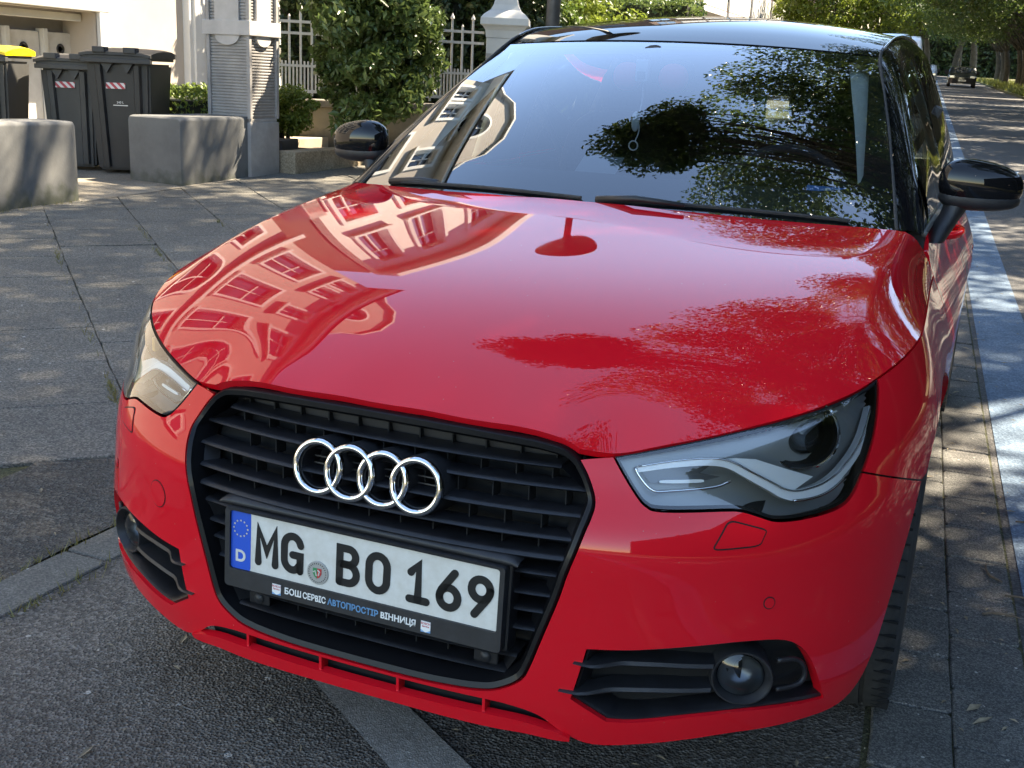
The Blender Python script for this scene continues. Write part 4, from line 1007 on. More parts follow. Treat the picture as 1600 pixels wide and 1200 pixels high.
V, F = superell((-.070, 1.61, 1.145), (.012, .004, .028), .9); MB().add(V, F).build('charm_feather', CHM, car, smooth=True)
MB().tube([(-.07 + .013 * math.cos(a), 1.605, 1.078 + .013 * math.sin(a)) for a in np.linspace(0, 2 * math.pi, 17)[:-1]], .002, 5, closed=True).build('charm_ring', CHM, car)
# parking disc on the dashboard
p0, n0 = Wsurf(np.array([[.72, .135], [.86, .135], [.86, .19], [.72, .19]])); pd = p0 - n0 * .012
dsc = mesh_obj('parking_disc', pd, [(0, 1, 2, 3)], mat('disc_blue', (.02, .16, .45), .5), car)
pc = pd.mean(0); t = text_mesh('parking_disc_letter', 'P', .03, TW, car, tuple(pc + n0[0] * .003), .0003, 'CENTER', .0006); t.rotation_euler = (R(35), 0, R(12))
p0, n0 = Wsurf(np.array([[-.12, .14], [.04, .14], [.05, .25], [-.11, .25]])); mesh_obj('paper_reflection', p0 - n0 * .015, [(0, 1, 2, 3)], mat('reflection_grey', (.12, .13, .14), .8), car)  # grey sheet behind the glass stands for a paper's reflection

# ================================================================ foliage
def leaf_mesh(name, P, size, m, up=.5, out=None, fold=.25, aspect=.5, seed=1):
    """one folded leaf (two triangles) at each point; `out` gives a direction the blades tend to face"""
    r = np.random.default_rng(seed); n = len(P)
    a = r.normal(size=(n, 3)); a /= np.linalg.norm(a, axis=1)[:, None]              # along the leaf
    nrm = r.normal(size=(n, 3)) * .6 + np.array([0, 0, up])
    if out is not None: nrm = nrm + out
    nrm -= a * (nrm * a).sum(1)[:, None]; nrm /= np.linalg.norm(nrm, axis=1)[:, None] + 1e-9
    b = np.cross(nrm, a); L = size * r.uniform(.65, 1.25, n)[:, None]; Wd = L * aspect
    V = np.empty((n, 4, 3)); V[:, 0] = P - a * L * .5; V[:, 2] = P + a * L * .5
    V[:, 1] = P + b * Wd * .5 + nrm * Wd * fold; V[:, 3] = P - b * Wd * .5 + nrm * Wd * fold
    me = bpy.data.meshes.new(name); me.vertices.add(4 * n); me.vertices.foreach_set('co', V.ravel().astype(np.float32))
    idx = np.arange(n)[:, None] * 4 + np.array([0, 1, 2, 0, 2, 3]); me.loops.add(6 * n); me.loops.foreach_set('vertex_index', idx.ravel().astype(np.int32))
    me.polygons.add(2 * n); me.polygons.foreach_set('loop_start', np.arange(0, 6 * n, 3, dtype=np.int32)); me.update(calc_edges=True)
    me.materials.append(m); return me
def clumps(n, nc, radii, center, cr, seed, shell=.55, bottom=-1.):
    """leaf positions gathered in clumps through an ellipsoid"""
    r = np.random.default_rng(seed); C = []
    while len(C) < nc:
        d = r.normal(size=3); d /= np.linalg.norm(d)
        if d[2] < bottom: continue
        C.append(d * r.uniform(shell, 1.0) * np.array(radii) * (1 + .18 * math.sin(3 * math.atan2(d[1], d[0]) + seed)))
    C = np.array(C); k = r.integers(0, nc, n); s = r.uniform(.6, 1.35, nc) * cr
    d = r.normal(size=(n, 3)); d /= np.linalg.norm(d, axis=1)[:, None]
    P = C[k] + d * (s[k] * r.uniform(.35, 1, n)**.6)[:, None] * np.array([1, 1, .72])
    return P + np.array(center), C + np.array(center), d
BARK = stone('bark', (.05, .042, .032), (.13, .115, .09), (1.1, 1.05, 1), 35, .9, .02, 3, (.6, .6, .55), .95)
LEAF = leafmat('plane_tree_leaf', (.042, .080, .017), (.115, .160, .038), .45)
LEAFY = leafmat('sunny_leaf', (.10, .15, .02), (.20, .24, .04), .45)
LAUREL = leafmat('laurel_leaf', (.055, .10, .026), (.15, .195, .06), .35, 4)
LAUREL.node_tree.nodes['Principled BSDF'].inputs['Roughness'].default_value = .28
BOXL = leafmat('box_leaf', (.09, .15, .02), (.20, .26, .05), .35, 6)
IVYL = leafmat('ivy_leaf', (.018, .038, .012), (.05, .075, .022), .2, 3)
def tree_proto(seed, R3, zc, n, nc, cr, leaf, m, r0=.2, off=(0, 0), shell=.5):
    P, C, d = clumps(n, nc, R3, (off[0], off[1], zc), cr, seed, shell, -.75)
    me = leaf_mesh('crown', P, leaf, m, .5, d * .35, seed=seed)
    tb = MB(); r = random.Random(seed); top = Vector((off[0] * .6, off[1] * .6, zc - R3[2] * .1))
    lean = [(0, 0, -.3), (.02, .03, .5), (.05 + off[0] * .05, 0, 1.6), (off[0] * .25, off[1] * .25, zc - R3[2] * .85), tuple(top)]
    tb.tube(crom(lean, 4), list(np.interp(np.linspace(0, 1, 17), [0, .1, .5, 1], [r0 * 1.5, r0 * 1.05, r0 * .85, r0 * .45])), 12)
    for c in C[::max(1, nc // 26)]:
        s = crom(lean, 4)[r.randint(10, 15)]; e = Vector(c); mid = (Vector(s) + e) / 2 + Vector((0, 0, .35 + r.random() * .5))
        tb.tube(crom([tuple(s), tuple(mid), tuple(e)], 4), list(np.linspace(r0 * .22, .012, 9)), 6)
    V = [v for v in tb.V]; tm = bpy.data.meshes.new('trunk'); tm.from_pydata(tb.V, [], tb.F); tm.polygons.foreach_set('use_smooth', [True] * len(tm.polygons)); tm.materials.append(BARK)
    return me, tm
def put_tree(name, proto, x, y, rz, sc, label, group, z=None):
    t = thing(name, label, 'tree', (x, y, float(gz(x, y)) if z is None else z), rz, group); t.scale = (sc, sc, sc)
    for nm, me in (('crown', proto[0]), ('trunk', proto[1])): link(bpy.data.objects.new(nm, me), t)
    return t
AV1 = tree_proto(3, (6.2, 6.0, 3.8), 9.2, 110000, 118, 1.12, .135, LEAF, .24, (-1.6, 0))
AV2 = tree_proto(8, (5.4, 5.6, 3.6), 8.8, 90000, 84, 1.1, .135, LEAF, .26, (-1.0, .4))
AV3 = tree_proto(14, (5.2, 5.0, 3.7), 6.6, 52000, 90, 1.2, .19, LEAF, .25, (-1.7, 0))
YEL = tree_proto(21, (2.2, 2.2, 2.2), 3.0, 12000, 60, .7, .16, LEAFY, .09)
av = [(1.6, 1, 1.0, 'street tree on the right verge level with the bonnet of the red car'), (9.6, 0, 1.12, 'street tree on the right verge level with the tail of the red car'),
      (19, 1, 1.05, 'second street tree beyond the tail of the red car on the right verge'), (27, 2, 1.0, 'third street tree beyond the red car, branches over the road'),
      (36, 2, 1.0, 'fourth street tree beyond the red car, low branches over the road'), (45, 2, 1.0, 'fifth street tree beyond the red car on the right verge'),
      (57, 2, 1.0, 'sixth street tree beyond the red car on the right verge'), (66, 2, 1.0, 'street tree with trunk nearest the far right edge'),
      (74, 2, 1.0, 'street tree just left of the pale sign post on the verge'), (81, 2, .95, 'street tree level with the far dark car'),
      (89, 2, 1.0, 'first street tree behind the far dark car'), (97, 2, 1.0, 'second street tree behind the far dark car'), (106, 2, 1.0, 'third street tree behind the far dark car'), (118, 2, 1.1, 'last street tree at the end of the avenue')]
far = [(3.2, 132, 1.5), (0.2, 138, 1.6), (-1.5, 128, 1.5), (5.5, 150, 1.8), (-3.0, 150, 2.0)]
for i, (y, k, sc, lab) in enumerate(av):
    pr = (AV1, AV2, AV3)[k]; xs = 6.6 + .25 * math.sin(i * 2.1)
    put_tree('street_tree', pr, st(xs, y), y, (0, .5, -.4, .25, -.2)[i % 5], sc, lab, 'trees along the right verge', float(gz(st(xs, y), y)) + .1)
fl = ('right of the road end', 'closing the middle of the road end', 'left of the road end', 'behind the road end on the right', 'tallest behind the road end on the left')
for (xs, y, sc), lb in zip(far, fl): put_tree('street_tree', AV3, st(xs, y), y, xs, sc, 'big dark tree ' + lb, 'trees closing the far end of the street')
LIMB = tree_proto(27, (1.0, .95, .85), 7.0, 9000, 26, .48, .115, LEAF, .16, (-7.95, -1.3), .35)
put_tree('street_tree', LIMB, 6.6, 4.6, 0, 1.0, 'thin street tree whose single limb reaches over the road above the red car', 'trees along the right verge')
# ---------------------------------------------------------------- left side: walls, bins, pier
def solid(name, mb, m, label, cat, angle=None, group=None):
    return tag(mb.build(name, m, None, angle=angle), label, cat, group)
def stained(name, base, foot, z0, h):
    """grey render, with dark damp patches near the foot"""
    def ex(t, b, geo):
        sep = t.nodes.new('ShaderNodeSeparateXYZ'); t.links.new(geo.outputs['Position'], sep.inputs[0])
        n = t.nodes.new('ShaderNodeTexNoise'); n.inputs['Scale'].default_value = 9; n.inputs['Detail'].default_value = 8; t.links.new(geo.outputs['Position'], n.inputs['Vector'])
        ma = t.nodes.new('ShaderNodeMath'); ma.operation = 'MULTIPLY_ADD'; ma.inputs[1].default_value = h * 2.6; ma.inputs[2].default_value = z0 - h * 1.0; t.links.new(n.outputs[0], ma.inputs[0])
        lt = t.nodes.new('ShaderNodeMapRange'); su = t.nodes.new('ShaderNodeMath'); su.operation = 'SUBTRACT'
        t.links.new(ma.outputs[0], su.inputs[0]); t.links.new(sep.outputs[2], su.inputs[1]); t.links.new(su.outputs[0], lt.inputs[0])
        lt.inputs[1].default_value = -.06; lt.inputs[2].default_value = .09
        mx = t.nodes.new('ShaderNodeMix'); mx.data_type = 'RGBA'; mx.inputs['B'].default_value = (*foot, 1)
        t.links.new(b.inputs['Base Color'].links[0].from_socket, mx.inputs['A']); t.links.new(lt.outputs[0], mx.inputs['Factor']); t.links.new(mx.outputs['Result'], b.inputs['Base Color'])
    return mat(name, base, .8, noise=(3, .25), bump=(60, .25, .004), extra=ex)
WALLM = stained('grey_painted_render', (.155, .158, .155), (.06, .068, .052), .22, .17)
def roundwall(x0, x1, y0, y1, z0, z1, r=.05):
    r = .032; P = [(x0, z0), (x1, z0), (x1, z1 - r)] + [(x1 - r + r * math.cos(R(a)), z1 - r + r * math.sin(R(a))) for a in (22, 45, 68, 90)] + [(x0 + r - r * math.sin(R(a)), z1 - r + r * math.cos(R(a))) for a in (0, 22, 45, 68, 90)]
    mb = MB(); ys = [y0, y0 + .012, y0 + .04, y1 - .04, y1 - .012, y1]; k = [.965, .99, 1, 1, .99, .965]
    V = []; n = len(P); cx = (x0 + x1) / 2; F = []
    for y, s in zip(ys, k): V += [(cx + (p[0] - cx) * s, y, z0 + (p[1] - z0) * (s + 1) / 2) for p in P]
    for j in range(5): F += [(j * n + i, j * n + (i + 1) % n, (j + 1) * n + (i + 1) % n, (j + 1) * n + i) for i in range(n)]
    F += [tuple(range(n)), tuple(range(5 * n, 6 * n))[::-1]]
    return mb.add(V, F)
solid('low_wall', roundwall(-6.02, -5.62, 2.0, 5.22, -.05, .79), WALLM, 'grey rendered low wall left of the wheelie bins, rounded top', 'wall', 40)
solid('low_wall', roundwall(-6.18, -5.60, 6.42, 7.50, -.05, .80), WALLM, 'grey rendered low wall between the big black bin and the ribbed pier', 'wall', 40)
# drive slab between the walls
struct(sheet('driveway', np.array([-9.6, -8, -7, -6, -5.55]), np.array([5.2, 5.8, 6.45, 8, 10]), lambda x, y: gz(x, y) + .002, stone('drive_concrete', (.20, .18, .15), (.33, .31, .27), (1.1, 1.08, 1.02), 120, .4, .003, 2, (.65, .62, .58))))
# pier: plinth, ribbed shaft, band, shields
PIERM = mat('grey_pier_stone', (.36, .345, .33), .75, noise=(5, .25), bump=(90, .25, .003)); PIERL = mat('pale_pier_stone', (.48, .465, .45), .7, noise=(4, .2), bump=(90, .15, .002))
pier = thing('gate_pier', 'tall grey pier with horizontal ribs and half-round shields beside the low wall', 'pier', (-5.81, 7.60, float(gz(-5.6, 7.6))))
hx, hy = .215, .20
mb = MB().box((-hx - .015, -hy - .03, -.1), (hx + .035, hy + .03, .50), .012)
mb.build('plinth', PIERM, pier, angle=30)
MB().box((-hx, -hy, .5), (hx, hy, 3.4)).build('shaft_core', PIERM, pier)
MB().box((-hx - .006, -hy - .012, .5), (hx + .02, hy + .012, .53), .004).build('shaft_foot', PIERM, pier)
ribm = bpy.data.meshes.new('rib'); rb = MB().box((-hx + .0, -hy - .012, -.0085), (hx + .012, hy + .012, .0085), .004); ribm.from_pydata(rb.V, [], rb.F); ribm.materials.append(PIERM)
z = .56
while z < 3.2:
    if not (1.27 < z < 1.43): o = link(bpy.data.objects.new('rib', ribm), pier); o.location = (0, 0, z)
    z += .0275
for sx in (-1, 1):
    for sy in (-1, 1): MB().box((sx * hx + (.016 if sx > 0 else -.004) - .018, sy * (hy + .014) - .018, .53), (sx * hx + (.016 if sx > 0 else -.004) + .018, sy * (hy + .014) + .018, 3.3), .004).build('corner_bead', PIERM, pier)
MB().box((-hx - .05, -hy - .05, 1.28), (hx + .05, hy + .05, 1.41), .006).build('band', PIERL, pier)
def halfround(r, z0, z1):
    P = [(-r, z1), (-r, z0)] + [(-r * math.cos(R(a)), z0 - r * .62 * math.sin(R(a))) for a in range(10, 180, 10)] + [(r, z0), (r, z1)]
    return P
MB().prism(halfround(.135, 1.275, 2.2), -hy - .034, -hy, 'Y').build('shield', PIERL, pier)
MB().prism(halfround(.11, 1.255, 2.2), hx, hx + .034, 'X').build('shield', PIERL, pier)
# wheelie bins
BIN = mat('bin_black', (.028, .028, .029), .5, noise=(4, .25), bump=(120, .15, .002)); BING = mat('bin_grey', (.055, .055, .053), .55, noise=(4, .25), bump=(120, .15, .002))
def stripes(t, b, geo):
    tc = t.nodes.new('ShaderNodeTexCoord'); sp_ = t.nodes.new('ShaderNodeSeparateXYZ'); t.links.new(tc.outputs['Object'], sp_.inputs[0])
    a = t.nodes.new('ShaderNodeMath'); a.operation = 'ADD'; t.links.new(sp_.outputs[0], a.inputs[0]); t.links.new(sp_.outputs[2], a.inputs[1])
    w_ = t.nodes.new('ShaderNodeMath'); w_.operation = 'MULTIPLY'; w_.inputs[1].default_value = 16; t.links.new(a.outputs[0], w_.inputs[0])
    f = t.nodes.new('ShaderNodeMath'); f.operation = 'FRACT'; t.links.new(w_.outputs[0], f.inputs[0])
    g = t.nodes.new('ShaderNodeMath'); g.operation = 'GREATER_THAN'; g.inputs[1].default_value = .5; t.links.new(f.outputs[0], g.inputs[0])
    mx = t.nodes.new('ShaderNodeMix'); mx.data_type = 'RGBA'; mx.inputs['A'].default_value = (.62, .6, .57, 1); mx.inputs['B'].default_value = (.45, .03, .04, 1)
    t.links.new(g.outputs[0], mx.inputs['Factor']); t.links.new(mx.outputs['Result'], b.inputs['Base Color'])
STRIPE = mat('red_white_tape', (.6, .6, .6), .5, extra=stripes)
def bin_(x, y, rz, w_, d_, h_, body, lid, label, stripe_z, num=False):
    t = thing('wheelie_bin', label, 'bin', (x, y, float(gz(x, y))), rz, 'wheelie bins on the drive')
    tw, td = w_ / 2, d_ / 2; bw, bd = tw * .80, td * .72
    def taper(x0, x1, y0, y1, k=1.0): return None
    V = [(-bw, -bd, .03), (bw, -bd, .03), (bw, bd, .05), (-bw, bd, .05), (-tw * .94, -td * .92, h_ - .12), (tw * .94, -td * .92, h_ - .12), (tw * .94, td, h_ - .12), (-tw * .94, td, h_ - .12)]
    mb = MB().add(V, [(3, 2, 1, 0), (0, 1, 5, 4), (1, 2, 6, 5), (2, 3, 7, 6), (3, 0, 4, 7), (4, 5, 6, 7)])
    o = mb.build('body', body, t); bm = bmesh.new(); bm.from_mesh(o.data); bmesh.ops.bevel(bm, geom=bm.edges[:], offset=.02, segments=2, affect='EDGES'); bm.to_mesh(o.data); bm.free()
    for sx in (-.62, .62):      # two ribs down the front
        p0 = (sx * bw, -bd - .004, .06); p1 = (sx * tw * .92, -td * .92 - .004, h_ - .14)
        wv = .035; V = []
        for (px, py, pz) in (p0, p1): V += [(px - wv, py, pz), (px + wv, py, pz), (px + wv * .6, py - .03, pz), (px - wv * .6, py - .03, pz)]
        MB().add(V, [(0, 1, 5, 4), (1, 2, 6, 5), (2, 3, 7, 6), (3, 0, 4, 7), (4, 5, 6, 7), (3, 2, 1, 0)]).build('front_rib', body, t)
    for sx in (-.3, .3): MB().prism([(sx * w_ / 2 - .05, h_ - .13), (sx * w_ / 2 + .05, h_ - .13), (sx * w_ / 2, h_ - .21)], -td * .92 - .035, -td * .9, 'Y').build('gusset', body, t)
    MB().box((-tw - .01, -td - .045, h_ - .125), (tw + .01, -td + .02, h_ - .085), .006).build('front_grip', body, t)
    MB().box((-tw, -td - .03, h_ - .095), (tw, td + .01, h_ - .055), .008).build('rim', body, t)
    l = MB(); V = []; n = 9
    for j, (yy, zz) in enumerate(((-td - .05, h_ - .055), (-td - .05, h_ - .03), (-td * .6, h_ - .002), (0, h_ + .012), (td * .7, h_ + .012), (td + .06, h_ - .01), (td + .06, h_ - .05))):
        for i in range(n):
            s = -1 + 2 * i / (n - 1); V.append((s * (tw + .015), yy, zz - .018 * abs(s)**6))
    l.add(V, [(j * n + i, j * n + i + 1, (j + 1) * n + i + 1, (j + 1) * n + i) for j in range(6) for i in range(n - 1)])
    for sx in (-1, 1):
        l.add([V[j * n + (0 if sx < 0 else n - 1)] for j in range(7)], [tuple(range(7))])
    lo = l.build('lid', lid, t, angle=40)
    for sx in (-.45, .45): MB().box((sx * tw - .055, -td - .07, h_ - .04), (sx * tw + .055, -td + .05, h_ + .012), .008).build('lid_lug', lid, t)
    MB().tube([(-tw * .8, td + .07, h_ - .03), (tw * .8, td + .07, h_ - .03)], .017, 8).build('handle_bar', body, t)
    for sx in (-1, 1): MB().lathe([(.02, -.02), (.09, -.022), (.1, -.015), (.1, .015), (.09, .022), (.02, .02)], 24, 'X', (sx * (bw + .01), bd + .01, .1)).build('wheel', RUBBER, t)
    yy = -bd + (-td * .92 + bd) * ((stripe_z - .03) / (h_ - .15)) - .006
    tp = MB().box((-.085, -.003, -.026), (.085, .003, .026)).build('warning_tape', STRIPE, t); tp.location = (-.02 if not num else -.03, yy, stripe_z); tp.rotation_euler = (R(-8), 0, R(0))
    if num:
        q = MB().box((-.065, -.003, -.004), (.065, .003, .004)).build('number_bar', TW, t); q.location = (.0, yy + .022, stripe_z - .17)
        text_mesh('number_text', '240 L', .028, TW, t, (0, yy + .012, stripe_z - .145), .001, 'CENTER')
    return t
bin_(-6.55, 6.90, R(24), .60, .74, 1.10, BIN, BIN, 'tall black wheelie bin nearest the low wall, white bar on its front', .78, True)
bin_(-7.02, 6.72, R(26), .50, .58, 1.02, BING, BING, 'smaller dark grey wheelie bin between the tall bin and the yellow-lidded bin', .76)
bin_(-7.42, 6.08, R(26), .56, .60, 1.07, BING, mat('bin_yellow', (.85, .58, .01), .4), 'dark wheelie bin with a bright yellow lid', .80)
# ---------------------------------------------------------------- cream house with the bin store
CREAM = mat('cream_render', (.44, .39, .34), .85, noise=(1.5, .1), bump=(50, .2, .004)); WHT = mat('white_stone_trim', (.62, .61, .585), .7, noise=(3, .12), bump=(60, .15, .003))
PANE = mat('window_pane', (.03, .035, .04), .06, coat=1); BROWN = mat('brown_frame', (.10, .035, .03), .5); GREYT = mat('grey_recess', (.34, .32, .32), .7, noise=(3, .2))
XF = -8.6
def planeX(x0, nx=1):
    def S(uv):
        P = np.stack([np.full(len(uv), x0), uv[:, 0], uv[:, 1]], -1); return P, np.tile([float(nx), 0, 0], (len(uv), 1))
    return S
def rect(y0, z0, y1, z1): return np.array([(y0, z0), (y1, z0), (y1, z1), (y0, z1)], float)
def archw(y0, z0, y1, z1, k=8):
    r = (y1 - y0) / 2; c = (y0 + y1) / 2
    return np.array([(y0, z0), (y1, z0), (y1, z1 - r * .5)] + [(c + r * math.cos(R(a)), z1 - r * .5 + r * .5 * math.sin(R(a))) for a in range(20, 180, 20)] + [(y0, z1 - r * .5)])
def house(name, label, x, y0, y1, z1, wins, wallm, framem, holes=(), depth=.22, gable=None):
    t = thing(name, label, 'house', (0, 0, 0))
    hs = [h for h in holes] + [w_ for w_ in wins]
    panel('wall', gable if gable is not None else rect(y0, -.2, y1, z1), hs, planeX(x), .9, wallm, t, depth, grid=False)
    for w_ in wins:
        f = panel('window', w_, [], planeX(x - .16), .5, PANE, t, 0, grid=False)
        loft('surround', [np.stack([np.full(len(w_), x + d), *inset(w_, o).T], -1) for o, d in ((-.17, -.01), (-.16, .05), (-.03, .06), (.0, .02), (.01, -.12))], WHT, f, 30)
        lo, hi = w_.min(0), w_.max(0); c = (lo + hi) / 2
        mb = MB().box((x - .15, c[0] - .03, lo[1]), (x - .11, c[0] + .03, hi[1])).box((x - .15, lo[0], lo[1] + (hi[1] - lo[1]) * .66 - .03), (x - .112, hi[0], lo[1] + (hi[1] - lo[1]) * .66 + .03))
        for a, b in ((lo[0], lo[0] + .06), (hi[0] - .06, hi[0])): mb.box((x - .15, a, lo[1]), (x - .108, b, hi[1]))
        for a, b in ((lo[1], lo[1] + .06), (hi[1] - .06, hi[1])): mb.box((x - .15, lo[0], a), (x - .106, hi[0], b))
        mb.build('window_frame', framem, f)
        MB().box((x - .02, lo[0] - .22, lo[1] - .15), (x + .12, hi[0] + .22, lo[1] - .05), .01).build('sill', WHT, f)
    return t
garage = rect(4.2, .1, 8.72, 1.76)
wins = [rect(3.2, 3.0, 4.5, 5.0), archw(5.6, 2.9, 7.4, 5.2), rect(8.5, 3.1, 9.5, 4.9), rect(3.2, 6.2, 4.5, 8.0), rect(5.7, 6.2, 7.2, 8.0), rect(8.4, 6.3, 9.6, 7.9), rect(-2, 3.0, -.6, 5.0), rect(.4, 3., 1.8, 5.), rect(-2, 6.2, -.6, 8.), rect(.4, 6.2, 1.8, 8.)]
OV = np.array([(7.55 + .62 * math.cos(R(a)), 10.9 + .85 * math.sin(R(a))) for a in range(0, 360, 15)])
wins += [OV, rect(5.6, 8.75, 6.3, 9.75), rect(8.0, 8.75, 8.7, 9.75), rect(9.1, 8.75, 9.7, 9.75), rect(3.3, 8.8, 4.3, 9.8)]
GAB = np.array([(-4, -.2), (10.2, -.2), (10.2, 10.6), (9.6, 11.3), (9.2, 12.3), (8.2, 13.0), (6.9, 13.0), (5.9, 12.3), (5.5, 11.3), (4.9, 10.6), (-4, 10.6)])
hs = house('cream_house', 'cream rendered house with white window surrounds behind the wheelie bins', XF, -4, 10.2, 10.6, wins, CREAM, WHT, [garage], .5, GAB)
loft('gable_coping', [np.stack([np.full(8, XF + d), *(GAB[2:10] + [0, o]).T], -1) for d, o in ((-.5, .02), (.14, .02), (.14, .16), (-.5, .16))], WHT, hs, 30, False)
MB().box((XF - .55, 4.2, 0), (XF - .5, 9.2, 1.85)).build('bin_store_back', GREYT, hs)
for a, b in ((4.05, 4.2), (8.72, 8.87)): MB().box((XF - .02, a, .1), (XF + .05, b, 1.90), .01).build('bin_store_jamb', WHT, hs)
MB().box((XF - .02, 4.05, 1.77), (XF + .055, 8.87, 1.92), .01).build('bin_store_lintel', WHT, hs)
MB().box((XF - .3, 4.22, 1.66), (XF - .2, 8.70, 1.74), .008).build('bin_store_beam', WHT, hs)
MB().box((XF - .5, 8.72, .1), (XF - .02, 9.6, 1.63)).build('bin_store_return', GREYT, hs) if False else None
for i, y in enumerate(np.arange(4.62, 8.7, .53)):
    dd = MB().box((XF - .46, y, .15), (XF - .40, y + .46, 1.53), .01).build('bin_store_door', mat('store_door', (.62, .60, .58), .7, noise=(4, .2)), hs)
    MB().lathe([(.0, .0), (.03, .0), (.04, .012), (.052, .014), (.058, .006), (.058, -.006)], 24, 'X', (XF - .40, y + .23, 1.35)).build('round_pull', mat('dark_steel', (.07, .07, .075), .35, .8), dd, smooth=True)
    MB().box((XF - .46, y - .06, .15), (XF - .34, y, 1.56), .006).build('bin_store_post', WHT, hs)
for z0, z1, d in ((.0, .95, .16), (.95, 3.6, .10)): MB().box((XF - .1, 10.2, z0), (XF + d, 10.52, z1), .012).build('pilaster', WHT, hs)
MB().box((XF - .12, 10.27, 1.0), (XF + .135, 10.45, 3.5), .01).build('pilaster_panel', WHT, hs)
for z0, d in ((5.65, .16), (10.3, .42)): MB().box((XF - .02, -4, z0), (XF + d, 10.6, z0 + .18), .02).build('cornice', WHT, hs)
rf = MB().prism([(XF + .5, 10.5), (XF - 3, 13.2), (XF - 6, 10.5)], -4.3, 10.9, 'Y'); rf.V = [(x, y, z) for x, y, z in rf.V]; rf.build('roof', mat('dark_slate', (.07, .06, .06), .7, noise=(2, .3)), hs)
MB().box((XF - 9, -4, -.2), (XF - .55, 10.2, 10.4)).build('rear_mass', CREAM, hs)
dr = thing('front_door', 'dark panelled front door with scrolled ironwork beside the white pilaster', 'door', (0, 0, 0))
MB().box((XF - .35, 10.52, .2), (XF - .28, 11.75, 3.2)).build('leaf', mat('door_grey', (.075, .08, .09), .5), dr)
for y in (10.60, 11.2): MB().box((XF - .28, y, .45), (XF - .255, y + .46, 1.15), .012).build('door_panel', mat('door_grey', (.075, .08, .09), .5), dr)
for y in np.arange(10.62, 11.7, .11): MB().tube(crom([(XF - .25, y + .03 * math.sin(k * 1.1), 1.3 + .2 * k) for k in range(8)], 3), .008, 5).build('ironwork', mat('iron', (.03, .03, .03), .5), dr)
for z in (1.22, 1.30): MB().tube([(XF - .27, 10.56, z), (XF - .16, 10.58, z)], .012, 6).build('door_pull', mat('nickel', (.6, .6, .6), .25, 1), dr)
dr2 = MB().box((XF - .1, 11.75, .0), (XF + .1, 12.1, 3.6), .012).build('door_jamb', WHT, dr)
nb = house('neighbour_house', 'pale house with rows of tall windows beyond the front door', XF - .3, 12.1, 19.5, 9.6, [rect(a, b, a + 1.1, b + 1.75) for a in (12.8, 14.9, 17.2) for b in (1.6, 4.2, 6.8)], mat('pale_render', (.70, .68, .63), .85, noise=(1.5, .1)), WHT)
MB().box((XF - 8, 12.1, -.2), (XF - .6, 19.5, 9.5)).build('rear_mass', CREAM, nb); MB().box((XF - .4, 12.0, 9.3), (XF + .2, 19.6, 9.6), .03).build('cornice', WHT, nb)
# ---------------------------------------------------------------- shrubs and hedges
def shrub(name, label, x, y, z0, radii, n, nc, cr, leaf, m, seed, cat='shrub', stems=5, group=None, aspect=.5, zb=None):
    t = thing(name, label, cat, (x, y, z0), 0, group)
    P, C, d = clumps(n, nc, radii, (0, 0, radii[2]), cr, seed, .45, -.95); ok = P[:, 2] > .02; P = P[ok]
    link(bpy.data.objects.new('foliage', leaf_mesh('foliage', P, leaf, m, .35, d[ok] * .7, aspect=aspect, seed=seed)), t)
    rr = random.Random(seed); mb = MB()
    for k in range(stems):
        a = rr.random() * 6.28; e = (math.cos(a) * radii[0] * .5, math.sin(a) * radii[1] * .5, radii[2] * 1.1)
        mb.tube(crom([(math.cos(a) * .05, math.sin(a) * .05, -.1), (e[0] * .4, e[1] * .4, radii[2] * .45), e], 4), list(np.linspace(.03, .008, 9)), 6)
    mb.build('stems', BARK, t, smooth=True); return t
def boxhedge(name, label, x0, x1, y0, y1, z0, z1, n, leaf, m, seed, cat='hedge'):
    r = np.random.default_rng(seed); P = r.uniform((x0, y0, z0), (x1, y1, z1), (n * 3, 3))
    dd = np.minimum.reduce([P[:, 0] - x0, x1 - P[:, 0], P[:, 1] - y0, y1 - P[:, 1], z1 - P[:, 2]]); lim = .05 + .05 * np.sin(P[:, 0] * 7 + P[:, 1] * 5) + r.exponential(.06, len(P))
    P = P[dd < lim][:n] + r.normal(0, .02, (min(n, int((dd < lim).sum())), 3))
    t = thing(name, label, cat, ((x0 + x1) / 2, (y0 + y1) / 2, z0))
    link(bpy.data.objects.new('foliage', leaf_mesh('foliage', P - np.array([(x0 + x1) / 2, (y0 + y1) / 2, z0]), leaf, m, .4, None, seed=seed)), t)
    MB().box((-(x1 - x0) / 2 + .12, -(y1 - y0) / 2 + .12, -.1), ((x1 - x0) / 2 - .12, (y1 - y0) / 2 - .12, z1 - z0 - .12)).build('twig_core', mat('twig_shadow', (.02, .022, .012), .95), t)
    return t
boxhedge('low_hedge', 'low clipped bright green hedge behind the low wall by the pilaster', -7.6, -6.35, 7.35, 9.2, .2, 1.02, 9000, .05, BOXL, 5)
shrub('round_bush', 'small round clipped bush to the right of the ribbed pier', -5.98, 8.55, .5, (.30, .30, .30), 7000, 60, .10, .04, BOXL, 11, 'bush', 3)
shrub('laurel_bush', 'big dark glossy laurel bush in front of the white railings', -5.14, 8.84, .62, (.60, .60, 1.05), 20000, 90, .22, .105, LAUREL, 31, 'bush', 7, aspect=.42)
